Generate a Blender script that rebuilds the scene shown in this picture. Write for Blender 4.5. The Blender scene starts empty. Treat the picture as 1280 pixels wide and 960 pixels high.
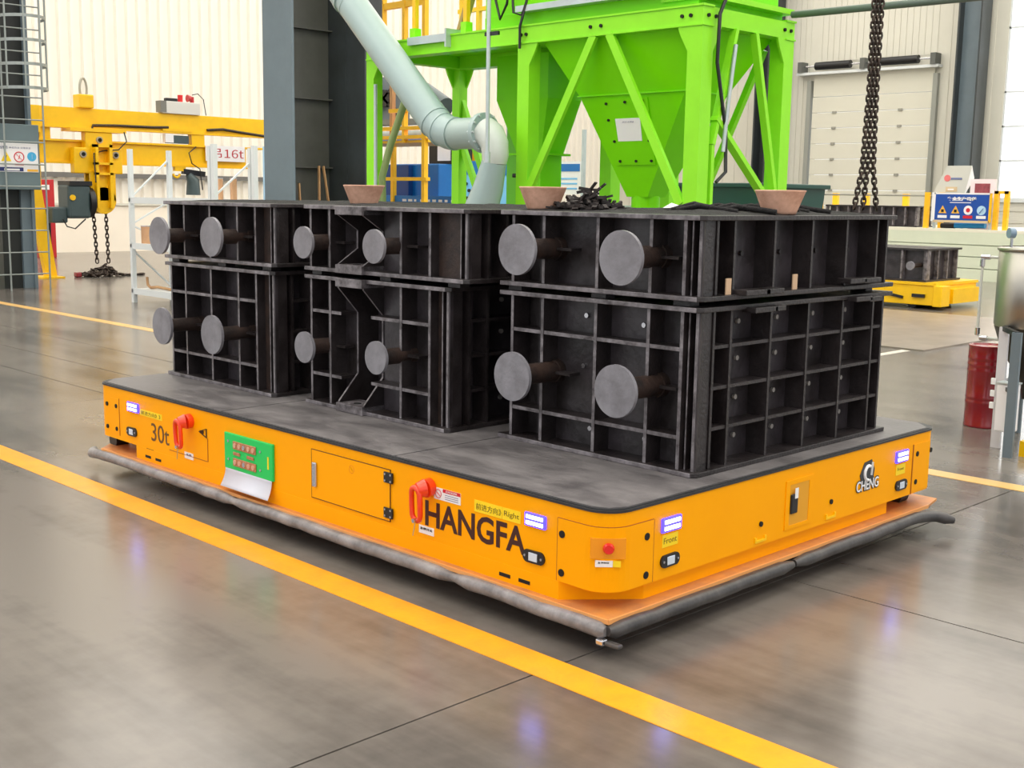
import bpy, math, random
from mathutils import Vector, Matrix
random.seed(7)
PI = math.pi
SC = bpy.context.scene
COL = SC.collection

# ------------------------------------------------------------------ camera
YAW, PITCH, ROLL, FPX = -0.78549, 0.15630, 0.01622, 1499.132
CAM = Vector((2.62104, -3.11547, 1.6))
_f = Vector((math.sin(YAW)*math.cos(PITCH), math.cos(YAW)*math.cos(PITCH), -math.sin(PITCH)))
_r = Vector((math.cos(YAW), -math.sin(YAW), 0.0))
_u = _r.cross(_f)
_r2 = math.cos(ROLL)*_r + math.sin(ROLL)*_u
_u2 = -math.sin(ROLL)*_r + math.cos(ROLL)*_u
cd = bpy.data.cameras.new('camera'); cam = bpy.data.objects.new('camera', cd); COL.objects.link(cam)
M = Matrix((_r2, _u2, -_f)).transposed().to_4x4(); M.translation = CAM
cam.matrix_world = M
cd.sensor_width = 36.0; cd.lens = FPX/1280*36.0; cd.clip_start = 0.05; cd.clip_end = 300
SC.camera = cam

# ------------------------------------------------------------------ world, exposure
w = bpy.data.worlds.new('overcast_sky'); SC.world = w; w.use_nodes = True
bg = w.node_tree.nodes['Background']
bg.inputs[0].default_value = (0.96, 0.98, 1.0, 1); bg.inputs[1].default_value = 1.15
SC.view_settings.view_transform = 'Standard'; SC.view_settings.look = 'None'
SC.view_settings.exposure = 0.05; SC.view_settings.gamma = 1.0
try: SC.view_settings.use_curve_mapping = False
except Exception: pass
SC.cycles.max_bounces = 7; SC.cycles.diffuse_bounces = 4; SC.cycles.glossy_bounces = 4
SC.cycles.use_denoising = True
SC.cycles.sample_clamp_indirect = 6.0
ADDED_GLOW = 3.3  # strength of the roof strips added as main light

# ------------------------------------------------------------------ materials
def lin(c):
    return tuple((x/255/12.92 if x/255 <= 0.04045 else ((x/255+0.055)/1.055)**2.4) for x in c)
MATS = {}
def mat(name, rgb, rough=0.5, metal=0.0, var=0.0, vscale=6.0, bump=0.0, bscale=40.0, spec=0.5, emit=None, estr=0.0, coat=0.0, rgb2=None, stretch=(1,1,1), rvar=0.0, alpha=1.0, trans=0.0):
    if name in MATS: return MATS[name]
    m = bpy.data.materials.new(name); m.use_nodes = True; nt = m.node_tree; n = nt.nodes; L = nt.links
    b = n['Principled BSDF']
    c = lin(rgb)
    b.inputs['Base Color'].default_value = (*c, 1); b.inputs['Roughness'].default_value = rough
    b.inputs['Metallic'].default_value = metal
    b.inputs['Specular IOR Level'].default_value = spec
    b.inputs['Coat Weight'].default_value = coat; b.inputs['Coat Roughness'].default_value = 0.15
    b.inputs['Alpha'].default_value = alpha
    b.inputs['Transmission Weight'].default_value = trans
    if emit: b.inputs['Emission Color'].default_value = (*lin(emit), 1); b.inputs['Emission Strength'].default_value = estr
    if var > 0 or bump > 0 or rgb2:
        tc = n.new('ShaderNodeTexCoord'); mp = n.new('ShaderNodeMapping'); mp.inputs['Scale'].default_value = stretch
        L.new(tc.outputs['Object'], mp.inputs['Vector'])
    if var > 0 or rgb2:
        ns = n.new('ShaderNodeTexNoise'); ns.inputs['Scale'].default_value = vscale; ns.inputs['Detail'].default_value = 5; ns.inputs['Roughness'].default_value = .65
        L.new(mp.outputs[0], ns.inputs['Vector'])
        cr = n.new('ShaderNodeValToRGB'); cr.color_ramp.elements[0].position = .35; cr.color_ramp.elements[1].position = .68
        if rgb2: a, z = lin(rgb2), c
        else: a, z = tuple(x*(1-var) for x in c), tuple(min(1, x*(1+var)) for x in c)
        cr.color_ramp.elements[0].color = (*a, 1); cr.color_ramp.elements[1].color = (*z, 1)
        L.new(ns.outputs['Fac'], cr.inputs[0]); L.new(cr.outputs[0], b.inputs['Base Color'])
        if rvar > 0:
            mr = n.new('ShaderNodeMapRange'); mr.inputs['To Min'].default_value = max(.02, rough-rvar); mr.inputs['To Max'].default_value = rough+rvar
            mr.inputs['From Min'].default_value = .3; mr.inputs['From Max'].default_value = .7
            L.new(ns.outputs['Fac'], mr.inputs['Value']); L.new(mr.outputs[0], b.inputs['Roughness'])
    if bump > 0:
        nb = n.new('ShaderNodeTexNoise'); nb.inputs['Scale'].default_value = bscale; nb.inputs['Detail'].default_value = 4
        L.new(mp.outputs[0], nb.inputs['Vector'])
        bp = n.new('ShaderNodeBump'); bp.inputs['Strength'].default_value = bump; bp.inputs['Distance'].default_value = 0.01
        L.new(nb.outputs['Fac'], bp.inputs['Height']); L.new(bp.outputs[0], b.inputs['Normal'])
    MATS[name] = m; return m

ORANGE = mat('orange_paint', (255, 168, 0), .4, var=.02, vscale=3, spec=.12)
TAN = mat('dusty_orange_steel', (176, 118, 76), .45, rgb2=(206, 136, 66), vscale=8)
DECK = mat('worn_dark_deck_steel', (122, 117, 117), .5, rgb2=(84, 80, 81), vscale=3.5, bump=.25, bscale=25, stretch=(1, 2.2, 1), rvar=.12)
RUBBER = mat('black_rubber', (42, 42, 44), .55, var=.25, vscale=12)
RUBGREY = mat('dusty_grey_rubber', (150, 146, 146), .42, rgb2=(98, 95, 96), vscale=9, bump=.3, bscale=30)
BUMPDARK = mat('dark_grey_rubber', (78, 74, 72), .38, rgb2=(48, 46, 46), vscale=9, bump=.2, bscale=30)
IRON = mat('dark_cast_steel', (50, 44, 45), .4, rgb2=(28, 23, 23), vscale=7, bump=.35, bscale=60, spec=.5, rvar=.1)
IRON2 = mat('worn_lit_rib_steel', (140, 134, 138), .38, rgb2=(66, 60, 62), vscale=14, bump=.3, bscale=60, rvar=.1)  # paler steel: edge wear plus the lit front faces put into colour
IRONSKIN = mat('brown_black_mould_skin', (66, 60, 64), .38, rgb2=(27, 21, 20), vscale=5, bump=.3, bscale=30)
RUSTROD = mat('brown_scaled_steel', (60, 43, 36), .55, rgb2=(32, 24, 22), vscale=12, bump=.3, bscale=60)
DISC = mat('grey_trunnion_face', (136, 134, 140), .42, rgb2=(112, 109, 114), vscale=9, bump=.15, bscale=50)
SAND = mat('black_foundry_sand', (26, 22, 22), .9, rgb2=(10, 9, 9), vscale=30, bump=.8, bscale=90)
CHAR = mat('charcoal_chips', (52, 40, 36), .7, rgb2=(22, 18, 18), vscale=30)
CLAY = mat('pink_brown_clay', (232, 184, 158), .7, rgb2=(198, 148, 122), vscale=14)
GREEN = mat('lime_green_paint', (120, 216, 0), .35, var=.03, vscale=3, spec=.2)
GREEND = mat('lime_green_beam_paint', (146, 230, 40), .35, var=.04, vscale=4, spec=.25)
BLACK = mat('black_plastic', (22, 22, 24), .4)
DARK = mat('dark_hole', (10, 9, 9), .8)
WHITE = mat('white_label', (238, 236, 236), .5)
YLAB = mat('yellow_label', (250, 214, 20), .5)
REDP = mat('red_print', (205, 25, 45), .5)
REDPL = mat('red_plastic', (222, 30, 25), .35, coat=.3)
ORED = mat('orange_red_plastic', (240, 62, 18), .3, coat=.4)
STEEL = mat('bright_steel', (200, 200, 204), .25, metal=1.0)
STAIN = mat('brushed_stainless', (176, 172, 164), .38, metal=1.0, var=.08, vscale=3, stretch=(1, 1, .1))
GALV = mat('galvanised_grey', (190, 200, 200), .35, metal=.35, var=.06, vscale=5)
DUCT = mat('pale_grey_duct_paint', (160, 180, 178), .3, var=.03, vscale=4)
PLASTIC = mat('translucent_white_hose', (205, 212, 204), .3, var=.05, vscale=5)
YELLOW = mat('yellow_machine_paint', (250, 196, 0), .38, var=.05, vscale=4)
YELLOW2 = mat('yellow_rail_paint', (248, 190, 25), .4, var=.06, vscale=6)
GREYCOL = mat('blue_grey_column_paint', (104, 118, 126), .35, var=.06, vscale=2)
DARKCOL = mat('dark_grey_column_tone', (58, 64, 66), .4, rgb2=(46, 50, 50), vscale=1.5)  # dark columns' own grey; on blue-grey columns it stands for shade
WEBCOL = mat('brown_grey_web_tone', (84, 84, 78), .4, rgb2=(70, 70, 64), vscale=1.2)
LBLUE = mat('light_blue_paint', (176, 212, 236), .45)
SKYB = mat('sky_blue_panel', (120, 190, 235), .4)
BLUE = mat('blue_machine_paint', (15, 110, 185), .35, var=.05, vscale=4)
DBLUE = mat('deep_blue_sign', (15, 72, 160), .45)
RED = mat('red_enamel', (190, 22, 28), .3, var=.08, vscale=4, coat=.3)
DRUMRED = mat('dark_red_enamel', (140, 18, 30), .25, var=.08, vscale=4, coat=.5)
DGREEN = mat('dark_green_paint', (14, 66, 58), .4)
MOTOR = mat('grey_green_motor_paint', (66, 82, 84), .4, var=.08)
RACK = mat('white_rack_paint', (214, 218, 218), .4)
WOOD = mat('pale_wood', (200, 158, 110), .65, rgb2=(168, 124, 84), vscale=5, stretch=(1, 1, .2))
CHAIN = mat('blackened_chain', (44, 40, 38), .4, metal=.6, rgb2=(80, 66, 56), vscale=40)
SHEET = mat('cream_wall_sheet', (244, 238, 226), .4, var=.02, vscale=1)
PLASTER = mat('cream_plaster', (246, 236, 220), .6, var=.02, vscale=1)
SHEET2 = mat('grey_cream_wall_sheet', (212, 209, 196), .5, var=.02, vscale=1)
DOORP = mat('door_panel_enamel', (212, 209, 194), .4, var=.015, vscale=1)
PALEG = mat('pale_green_panel', (214, 220, 196), .35, var=.03, vscale=2)
LINE = mat('yellow_floor_paint', (246, 168, 30), .3, rgb2=(230, 152, 40), vscale=6, bump=.1, bscale=60)
LINE2 = mat('faded_yellow_floor_paint', (226, 178, 96), .3, rgb2=(200, 165, 110), vscale=3)
COPPER = mat('copper_contact', (196, 132, 96), .35, metal=.5, var=.2, vscale=60)
PGREEN = mat('green_plate', (8, 200, 92), .4)
PAPER = mat('white_paper', (204, 204, 216), .6)
GLASSW = mat('daylit_window_pane', (240, 246, 250), .1, emit=(250, 252, 255), estr=1.5)
LEDB = mat('blue_lamp_glow', (60, 60, 255), .3, emit=(40, 30, 255), estr=8.0)
LEDW = mat('white_blue_led', (220, 225, 255), .3, emit=(190, 200, 255), estr=9.0)
SENS = mat('sensor_window', (205, 215, 225), .2)
MAROON = mat('dark_brown_lettering', (58, 16, 10), .5)
OLIVE = mat('olive_lettering', (120, 96, 10), .5)
CEIL = mat('grey_roof_sheet', (150, 150, 148), .7)
ADDED_SKYL = mat('added_skylight_glow', (250, 250, 250), .5, emit=(255, 250, 240), estr=ADDED_GLOW)

def floor_material():
    m = bpy.data.materials.new('polished_grey_concrete'); m.use_nodes = True; nt = m.node_tree; n = nt.nodes; L = nt.links
    b = n['Principled BSDF']
    tc = n.new('ShaderNodeTexCoord')
    def noise(scale, st, det=5):
        mp = n.new('ShaderNodeMapping'); mp.inputs['Scale'].default_value = st
        L.new(tc.outputs['Object'], mp.inputs[0])
        x = n.new('ShaderNodeTexNoise'); x.inputs['Scale'].default_value = scale; x.inputs['Detail'].default_value = det; x.inputs['Roughness'].default_value = .6
        L.new(mp.outputs[0], x.inputs['Vector']); return x
    a = noise(.55, (1, 1, 1)); c = noise(9, (1, 1, 1), 8); s = noise(2.2, (.12, 1.6, 1))
    mx = n.new('ShaderNodeMath'); mx.operation = 'ADD'; L.new(a.outputs['Fac'], mx.inputs[0])
    m2 = n.new('ShaderNodeMath'); m2.operation = 'MULTIPLY'; m2.inputs[1].default_value = .22; L.new(c.outputs['Fac'], m2.inputs[0])
    L.new(m2.outputs[0], mx.inputs[1])
    m3 = n.new('ShaderNodeMath'); m3.operation = 'MULTIPLY_ADD'; m3.inputs[1].default_value = .6; L.new(s.outputs['Fac'], m3.inputs[0]); L.new(mx.outputs[0], m3.inputs[2])
    cr = n.new('ShaderNodeValToRGB'); e = cr.color_ramp.elements
    e[0].position = .70; e[0].color = (*lin((84, 79, 75)), 1); e[1].position = 1.15; e[1].color = (*lin((122, 115, 108)), 1)
    L.new(m3.outputs[0], cr.inputs[0]); L.new(cr.outputs[0], b.inputs['Base Color'])
    mr = n.new('ShaderNodeMapRange'); mr.inputs['From Min'].default_value = .3; mr.inputs['From Max'].default_value = .7
    mr.inputs['To Min'].default_value = .18; mr.inputs['To Max'].default_value = .22
    L.new(a.outputs['Fac'], mr.inputs['Value']); L.new(mr.outputs[0], b.inputs['Roughness'])
    b.inputs['Specular IOR Level'].default_value = .5
    return m
FLOOR = floor_material()

# ------------------------------------------------------------------ mesh helpers
ORG = {}
class MB:
    def __init__(s): s.v = []; s.f = []; s.sm = []
    def add(s, vs, fs, smooth=False):
        k = len(s.v); s.v += [tuple(v) for v in vs]
        for f in fs: s.f.append(tuple(i+k for i in f)); s.sm.append(smooth)
        return s
    def box(s, x0, x1, y0, y1, z0, z1):
        vs = [(x, y, z) for z in (z0, z1) for y in (y0, y1) for x in (x0, x1)]
        return s.add(vs, [(0, 2, 3, 1), (4, 5, 7, 6), (0, 1, 5, 4), (2, 6, 7, 3), (0, 4, 6, 2), (1, 3, 7, 5)])
    def bar(s, p, q, w, h=None, up=(0, 0, 1)):
        h = h or w; p = Vector(p); q = Vector(q); d = (q-p).normalized(); up = Vector(up)
        if abs(d.dot(up)) > .98: up = Vector((0, 1, 0))
        a = d.cross(up).normalized()*w/2; b = a.cross(d).normalized()*h/2
        vs = [o+i*a+j*b for o in (p, q) for i, j in ((-1, -1), (1, -1), (1, 1), (-1, 1))]
        return s.add(vs, [(0, 1, 2, 3), (7, 6, 5, 4), (0, 4, 5, 1), (1, 5, 6, 2), (2, 6, 7, 3), (3, 7, 4, 0)])
    def prism(s, pts, vec):
        vec = Vector(vec); n = len(pts); P = [Vector(p) for p in pts]
        nrm = Vector((0, 0, 0))
        for i in range(n): nrm += P[i].cross(P[(i+1) % n])
        if nrm.dot(vec) > 0: P.reverse()
        vs = P+[p+vec for p in P]
        return s.add(vs, [tuple(range(n)), tuple(range(2*n-1, n-1, -1))]+[(i, i+n, (i+1) % n+n, (i+1) % n) for i in range(n)])
    def cyl(s, p, q, r, r2=None, n=20, cap=True):
        r2 = r if r2 is None else r2; p = Vector(p); q = Vector(q); d = (q-p).normalized()
        u = d.orthogonal().normalized(); v = d.cross(u)
        vs = [c+rr*(math.cos(2*PI*i/n)*u+math.sin(2*PI*i/n)*v) for c, rr in ((p, r), (q, r2)) for i in range(n)]
        s.add(vs, [(i, (i+1) % n, (i+1) % n+n, i+n) for i in range(n)], True)
        if cap: s.add(vs, [tuple(range(n-1, -1, -1)), tuple(range(n, 2*n))])
        return s
    def tube(s, pts, r, n=8, closed=False):
        P = [Vector(p) for p in pts]; m = len(P); rs = r if isinstance(r, (list, tuple)) else [r]*m
        rings = []; prev = None
        for i, p in enumerate(P):
            a = P[i-1] if (i > 0 or closed) else P[i]; b = P[(i+1) % m] if (i < m-1 or closed) else P[i]
            d = (b-a).normalized()
            u = (prev-d*prev.dot(d)).normalized() if prev is not None and (prev-d*prev.dot(d)).length > 1e-4 else d.orthogonal().normalized()
            prev = u; v = d.cross(u)
            rings.append([p+rs[i]*(math.cos(2*PI*k/n)*u+math.sin(2*PI*k/n)*v) for k in range(n)])
        vs = [x for ring in rings for x in ring]; fs = []
        for i in range(m if closed else m-1):
            j = (i+1) % m
            fs += [(i*n+k, i*n+(k+1) % n, j*n+(k+1) % n, j*n+k) for k in range(n)]
        s.add(vs, fs, True)
        if not closed: s.add(vs, [tuple(range(n-1, -1, -1)), tuple((m-1)*n+k for k in range(n))])
        return s
    def lathe(s, prof, cx, cy, n=32):
        m = len(prof); vs = [(cx+r*math.cos(2*PI*i/n), cy+r*math.sin(2*PI*i/n), z) for r, z in prof for i in range(n)]
        return s.add(vs, [(j*n+i, j*n+(i+1) % n, (j+1)*n+(i+1) % n, (j+1)*n+i) for j in range(m-1) for i in range(n)], True)
    def link(s, c, ax, nrm, L, W, r, n=6, k=12):
        c = Vector(c); ax = Vector(ax).normalized(); nrm = Vector(nrm).normalized(); h = (L-W)/2; pts = []
        for i in range(k):
            t = 2*PI*i/k; off = h if math.sin(t) > 1e-6 else (-h if math.sin(t) < -1e-6 else 0)
            pts.append(c+nrm*(W/2*math.cos(t))+ax*(W/2*math.sin(t)+off))
        return s.tube(pts, r, n, True)
    def mesh(s, name, m, org=(0, 0, 0)):
        o = Vector(org); me = bpy.data.meshes.new(name)
        me.from_pydata([Vector(v)-o for v in s.v], [], s.f); me.materials.append(m)
        me.polygons.foreach_set('use_smooth', s.sm); me.update(); return me
    def build(s, name, m, parent=None, bevel=0, edge=None, edir=None, label=None, cat=None, group=None, kind=None, org=None):
        if parent is not None: org = ORG.get(parent.name, (0, 0, 0))
        elif org is None:
            xs = [v[0] for v in s.v]; ys = [v[1] for v in s.v]; zs = [v[2] for v in s.v]
            org = ((min(xs)+max(xs))/2, (min(ys)+max(ys))/2, min(zs))
        ob = bpy.data.objects.new(name, s.mesh(name, m, org)); COL.objects.link(ob)
        if parent is not None: ob.parent = parent
        else: ob.location = org
        if edge:
            ob.data.materials.append(edge); ed = [Vector(d) for d in edir]
            for p in ob.data.polygons:
                if any(p.normal.dot(d) > .8 for d in ed): p.material_index = 1
        ORG[ob.name] = org
        if bevel:
            b = ob.modifiers.new('bevel', 'BEVEL'); b.width = bevel; b.segments = 2; b.limit_method = 'ANGLE'
        tag(ob, label, cat, group, kind); return ob
def tag(o, label=None, cat=None, group=None, kind=None):
    if label: o['label'] = label
    if cat: o['category'] = cat
    if group: o['group'] = group
    if kind: o['kind'] = kind
    return o
def thing(name, loc, label, cat, group=None):
    o = bpy.data.objects.new(name, None); COL.objects.link(o); o.location = loc; o.empty_display_size = .1
    ORG[o.name] = tuple(loc); return tag(o, label, cat, group)
def dup(root, loc, label, group=None):
    r = root.copy(); COL.objects.link(r); r.location = loc; r['label'] = label
    if group: r['group'] = group
    for ch in list(root.children):
        c = ch.copy(); COL.objects.link(c); c.parent = r
        for g in list(ch.children):
            d = g.copy(); COL.objects.link(d); d.parent = c
    return r
def B(*a): return MB().box(*a)
CJK = None
import os as _os
for _root in bpy.utils.system_resource('DATAFILES', path='fonts'),:
    try:
        for _n in ('Noto Sans CJK Regular.woff2',):
            _p = _os.path.join(_root, _n)
            if _os.path.exists(_p): CJK = bpy.data.fonts.load(_p)
    except Exception: CJK = None
def text(body, name, m, parent, loc, rot, width, height, cjk=False, bold=0.0, shear=0):
    """flat lettering fitted to a width and a cap height"""
    cu = bpy.data.curves.new(name, 'FONT'); cu.body = body; cu.size = 1; cu.align_x = 'CENTER'; cu.align_y = 'CENTER'
    if cjk and CJK: cu.font = CJK
    cu.offset = bold; cu.extrude = .002; cu.resolution_u = 3; cu.shear = shear
    ob = bpy.data.objects.new(name, cu); COL.objects.link(ob)
    bpy.context.view_layer.update()
    me = bpy.data.meshes.new_from_object(ob.evaluated_get(bpy.context.evaluated_depsgraph_get()))
    bpy.data.objects.remove(ob)
    xs = [v.co.x for v in me.vertices]; ys = [v.co.y for v in me.vertices]
    cx, cy = (min(xs)+max(xs))/2, (min(ys)+max(ys))/2; sx = width/(max(xs)-min(xs)); sy = height/(max(ys)-min(ys))
    org = Vector(ORG.get(parent.name, (0, 0, 0))) if parent else Vector((0, 0, 0))
    R = Matrix.Rotation(rot[2], 3, 'Z') @ Matrix.Rotation(rot[0], 3, 'X')
    for v in me.vertices:
        p = Vector(((v.co.x-cx)*sx, (v.co.y-cy)*sy, v.co.z*.3)); v.co = R @ p + Vector(loc) - org
    me.materials.clear(); me.materials.append(m)
    o = bpy.data.objects.new(name, me); COL.objects.link(o)
    if parent: o.parent = parent
    ORG[o.name] = tuple(org)
    return o
FY = (PI/2, 0, 0)          # text facing -y
FX = (PI/2, 0, PI/2)       # text facing +x

# ================================================================== STRUCTURE
WX, WY = -26.6, 31.0       # left wall plane, door wall plane
# floor: base below, slabs with saw-cut joints between them
fl = B(-28, 12, -12, 33, -.12, -.06).build('floor', mat('joint_filler', (48, 46, 44), .8), kind='structure')
xcuts = [-28, -24.04, -18.04, -12.04, -6.04, -.04, 5.96, 12]
ycuts = [-12, -4.72, 1.21, 7.28, 13.28, 19.28, 25.28, 33]
for i in range(len(xcuts)-1):
    for j in range(len(ycuts)-1):
        yy = [ycuts[j], ycuts[j+1]]
        if j == 2 and i <= 3: yy = [ycuts[2], 1.8, 2.5, ycuts[3]]
        for a, b in zip(yy, yy[1:]):
            B(xcuts[i]+.004, xcuts[i+1]-.004, a+.004, b-.004, -.06, 0).build('floor_slab', FLOOR, fl)
# painted lanes
B(-30+3, 11, -.335, -.177, 0, .0025).build('lane_line', LINE, None, kind='stuff', label='yellow lane line painted along the near side of the floor', cat='floor marking')
B(-26, 11, 3.56, 3.70, 0, .0025).build('lane_line', LINE2, None, kind='stuff', label='faded yellow lane line on the floor behind the vehicle', cat='floor marking')
B(-3.56, -3.46, 7.6, 9.06, 0, .0025).build('lane_line', mat('white_floor_paint', (205, 198, 186), .4), None, kind='stuff', label='short white floor line before the steel floor plate', cat='floor marking')

# left wall: plaster plinth, corrugated sheets, rail
wl = B(WX-.3, WX, -12, WY, 0, 1.2).build('wall_left', PLASTER, kind='structure')
def sheet_mesh(width, z0, z1, ribs, depth=.05):
    mb = MB(); vs = []; p = width/ribs
    prof = []
    for i in range(ribs):
        y = i*p
        prof += [(0, y), (0, y+p*.55), (depth, y+p*.65), (depth, y+p*.9)]
    prof.append((0, width))
    for z in (z0, z1): vs += [(x, y, z) for x, y in prof]
    n = len(prof)
    return mb.add(vs, [(i, i+1, n+i+1, n+i) for i in range(n-1)])
sm = sheet_mesh(.9, 0, 10, 3, .09).mesh('corrugated_sheet', SHEET)
k = 0
y = -4.0
while y < WY-.1:
    o = bpy.data.objects.new('corrugated_sheet', sm); COL.objects.link(o); o.parent = wl
    o.location = (WX-.06-wl.location.x, y-wl.location.y, 1.2-wl.location.z); y += .9
B(WX, WX+.05, -4, WY, 1.17, 1.23).build('baseboard_left', SHEET2, kind='structure')
B(WX-.3, WX-.1, -12, WY, 1.2, 11.3).build('wall_left_lining', PLASTER, wl)
# electric conduit running on left wall
B(WX+.05, WX+.17, 6, 20, 1.86, 1.98).build('wall_conduit', mat('grey_conduit', (110, 108, 104), .5), None, label='long grey conduit on the cream left wall under the yellow beam', cat='conduit')

# door wall (back), built of ribbed panels, with door opening and a tall window
wb = B(WX-.3, -19.2, WY, WY+.3, 0, 11.3).build('wall_back', SHEET2, kind='structure')
B(-19.2, -18.25, WY, WY+.3, 0, 11.3).build('wall_pier', SHEET2, wb)
B(-18.25, -14.15, WY, WY+.3, 4.8, 11.3).build('wall_lintel', SHEET2, wb)
B(-14.15, -12.15, WY, WY+.3, 0, 11.3).build('wall_pier', SHEET2, wb)
B(-12.15, -6.0, WY, WY+.3, 0, 1.7).build('wall_sill', SHEET2, wb)
B(-12.15, -6.0, WY, WY+.3, 9.7, 11.3).build('wall_head', SHEET2, wb)
B(-6.0, 12, WY, WY+.3, 0, 11.3).build('wall_pier', SHEET2, wb)
def strips(x0, x1, z0, z1, pitch, name='wall_sheet'):
    me = B(0, pitch-.012, -.018, 0, 0, z1-z0).mesh(name, SHEET2)
    x = x0
    while x+pitch <= x1+.02:
        o = bpy.data.objects.new(name, me); COL.objects.link(o); o.parent = wb
        o.location = (x-wb.location.x, WY-wb.location.y, z0-wb.location.z); x += pitch
strips(WX+.1, -19.3, 0, 10, .45); strips(-19.2, -18.4, 0, 10, .2); strips(-18.2, -14.2, 5.85, 10, .2)
strips(-14.1, -12.2, 0, 10, .32)
for i in range(5):
    B(-12.1, -6, WY-.03, WY, .05+i*.33, .35+i*.33).build('wall_plank', SHEET2, wb)
# the overhead door
dr = thing('door_1', (-16.2, WY-.05, 0), None, None); dr['kind'] = 'structure'
for i in range(10):
    B(-18.2, -14.2, WY-.10, WY-.02, i*.478+.006, (i+1)*.478-.006).build('door_panel', DOORP, dr, bevel=.01)
hb = MB()
for i in range(1, 10):
    for x in (-17.4, -16.3, -15.2): hb.box(x-.07, x+.07, WY-.13, WY-.1, i*.478-.035, i*.478+.035)
hb.build('hinge', mat('hinge_grey', (150, 148, 138), .4), dr, kind='stuff')
for x in (-18.32, -14.14): B(x-.07, x+.07, WY-.16, WY, 0, 5.3).build('door_track', mat('track_grey', (148, 150, 142), .4), dr)
B(-18.2, -14.2, WY-.08, WY, 4.80, 5.5).build('door_head_panel', DOORP, dr)
B(-18.7, -14.0, WY-.32, WY-.03, 5.46, 5.54).build('spring_shelf', RACK, dr)
MB().cyl((-18.6, WY-.25, 5.72), (-14.1, WY-.25, 5.72), .03).build('spring_shaft', STEEL, dr)
for a, b in ((-18.05, -16.85), (-15.95, -14.65)):
    MB().cyl((a, WY-.25, 5.72), (b, WY-.25, 5.72), .12).build('torsion_spring', BLACK, dr)
for x in (-18.55, -14.15, -16.4): B(x-.08, x+.08, WY-.38, WY-.03, 5.54, 5.86).build('spring_bracket', mat('bracket_grey', (90, 92, 88), .5), dr)
# window
wn = B(-12.15, -6, WY+.1, WY+.14, 1.7, 9.7).build('window_1', GLASSW, kind='structure')
for z in (1.7, 2.75, 3.7, 4.65, 6.4, 7.4, 8.5, 9.66): B(-12.15, -6, WY+.02, WY+.1, z, z+.05).build('window_bar', RACK, wn)
for x in (-12.15, -11.1, -10.05, -9.0, -7.95, -6.9): B(x, x+.05, WY+.02, WY+.1, 1.7, 9.7).build('window_bar', RACK, wn)
B(-12.2, -6, WY-.1, WY+.02, 1.62, 1.70).build('window_sill', RACK, wn)
# roof, with glowing skylight strips added out of view to light the hall
rf = B(-28, 12, -12, WY+.3, 11.3, 11.5).build('ceiling', CEIL, kind='structure')
for i, x in enumerate((-22.5, -16.5, -10.5, -4.5, 1.5, 7.5)):
    B(x-2.2, x+2.2, -10, 30, 11.22, 11.28).build('added_skylight', ADDED_SKYL, rf)
for y in (-6, 0, 6, 12, 18, 24): B(-28, 12, y-.12, y+.12, 10.7, 11.2).build('roof_beam', GREYCOL, rf)

# wall columns
def hcol(x0, x1, y0, y1, h, label, cat='column', t=.05, web=GREYCOL, fl_=DARKCOL):
    """H section with flanges normal to x, open side facing -y"""
    r = thing('steel_column', ((x0+x1)/2, (y0+y1)/2, 0), label, cat, 'steel building columns')
    B(x0, x0+t, y0, y1, 0, h).build('flange', fl_, r); B(x1-t, x1, y0, y1, 0, h).build('flange', fl_, r)
    B(x0+t, x1-t, (y0+y1)/2-.03, (y0+y1)/2+.03, 0, h).build('web', web, r); return r
hcol(-13.27, -12.58, 30.2, 30.8, 11.3, 'grey H column against the back wall right of the cream overhead door')  # flanges darker than the lit web: shade put into their colour
hcol(-19.85, -19.35, 30.1, 30.9, 11.3, 'dark column on the back wall left of the overhead door, behind the green frame', web=DARKCOL)

# big blue-grey column left of the hopper
c = thing('steel_column', (-12.3, 7.4, 0), 'big blue-grey H column behind the left mould stacks', 'column', 'steel building columns')
B(-12.75, -12.02, 7.0, 7.04, 0, 11.3).build('flange', GREYCOL, c)
B(-12.75, -12.02, 7.96, 8.0, 0, 11.3).build('flange', DARKCOL, c)
B(-12.52, -12.46, 7.04, 7.96, 0, 11.3).build('web', WEBCOL, c)  # web and far flange darker than lit near flange: shade put into colour
for z in (1.95, 2.95, 3.95, 4.95): B(-12.46, -12.36, 7.04, 7.96, z, z+.02).build('stiffener', WEBCOL, c)
B(-12.02, -11.6, 7.98, 8.3, 0, 11.3).build('cladding', DARKCOL, c)

# ================================================================== VEHICLE
DZ = .511; LX, WW = -3.90, 2.50
def rrect(x0, x1, y0, y1, r, n=8):
    P = []
    for cx, cy, a0 in ((x1-r, y0+r, -PI/2), (x1-r, y1-r, 0), (x0+r, y1-r, PI/2), (x0+r, y0+r, PI)):
        for i in range(n+1):
            a = a0+PI/2*i/n; P.append((cx+r*math.cos(a), cy+r*math.sin(a)))
    return P
def slab(P, z0, z1): return MB().prism([(x, y, z0) for x, y in P], (0, 0, z1-z0))
ag = thing('transport_vehicle', (-1.95, 1.25, 0), 'low orange flatbed transport vehicle carrying the dark steel moulds', 'vehicle')
BR = .11
slab(rrect(LX+.03, 0, 0, WW-.01, BR), .206, .498).build('body_shell', ORANGE, ag)
slab(rrect(LX+.026, .005, -.005, WW-.005, BR+.004), .498, DZ-.004).build('deck_edge', RUBBER, ag)
slab(rrect(LX+.035, -.004, .004, WW-.015, BR-.004), DZ-.01, DZ).build('deck_frame', RUBBER, ag)
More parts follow.
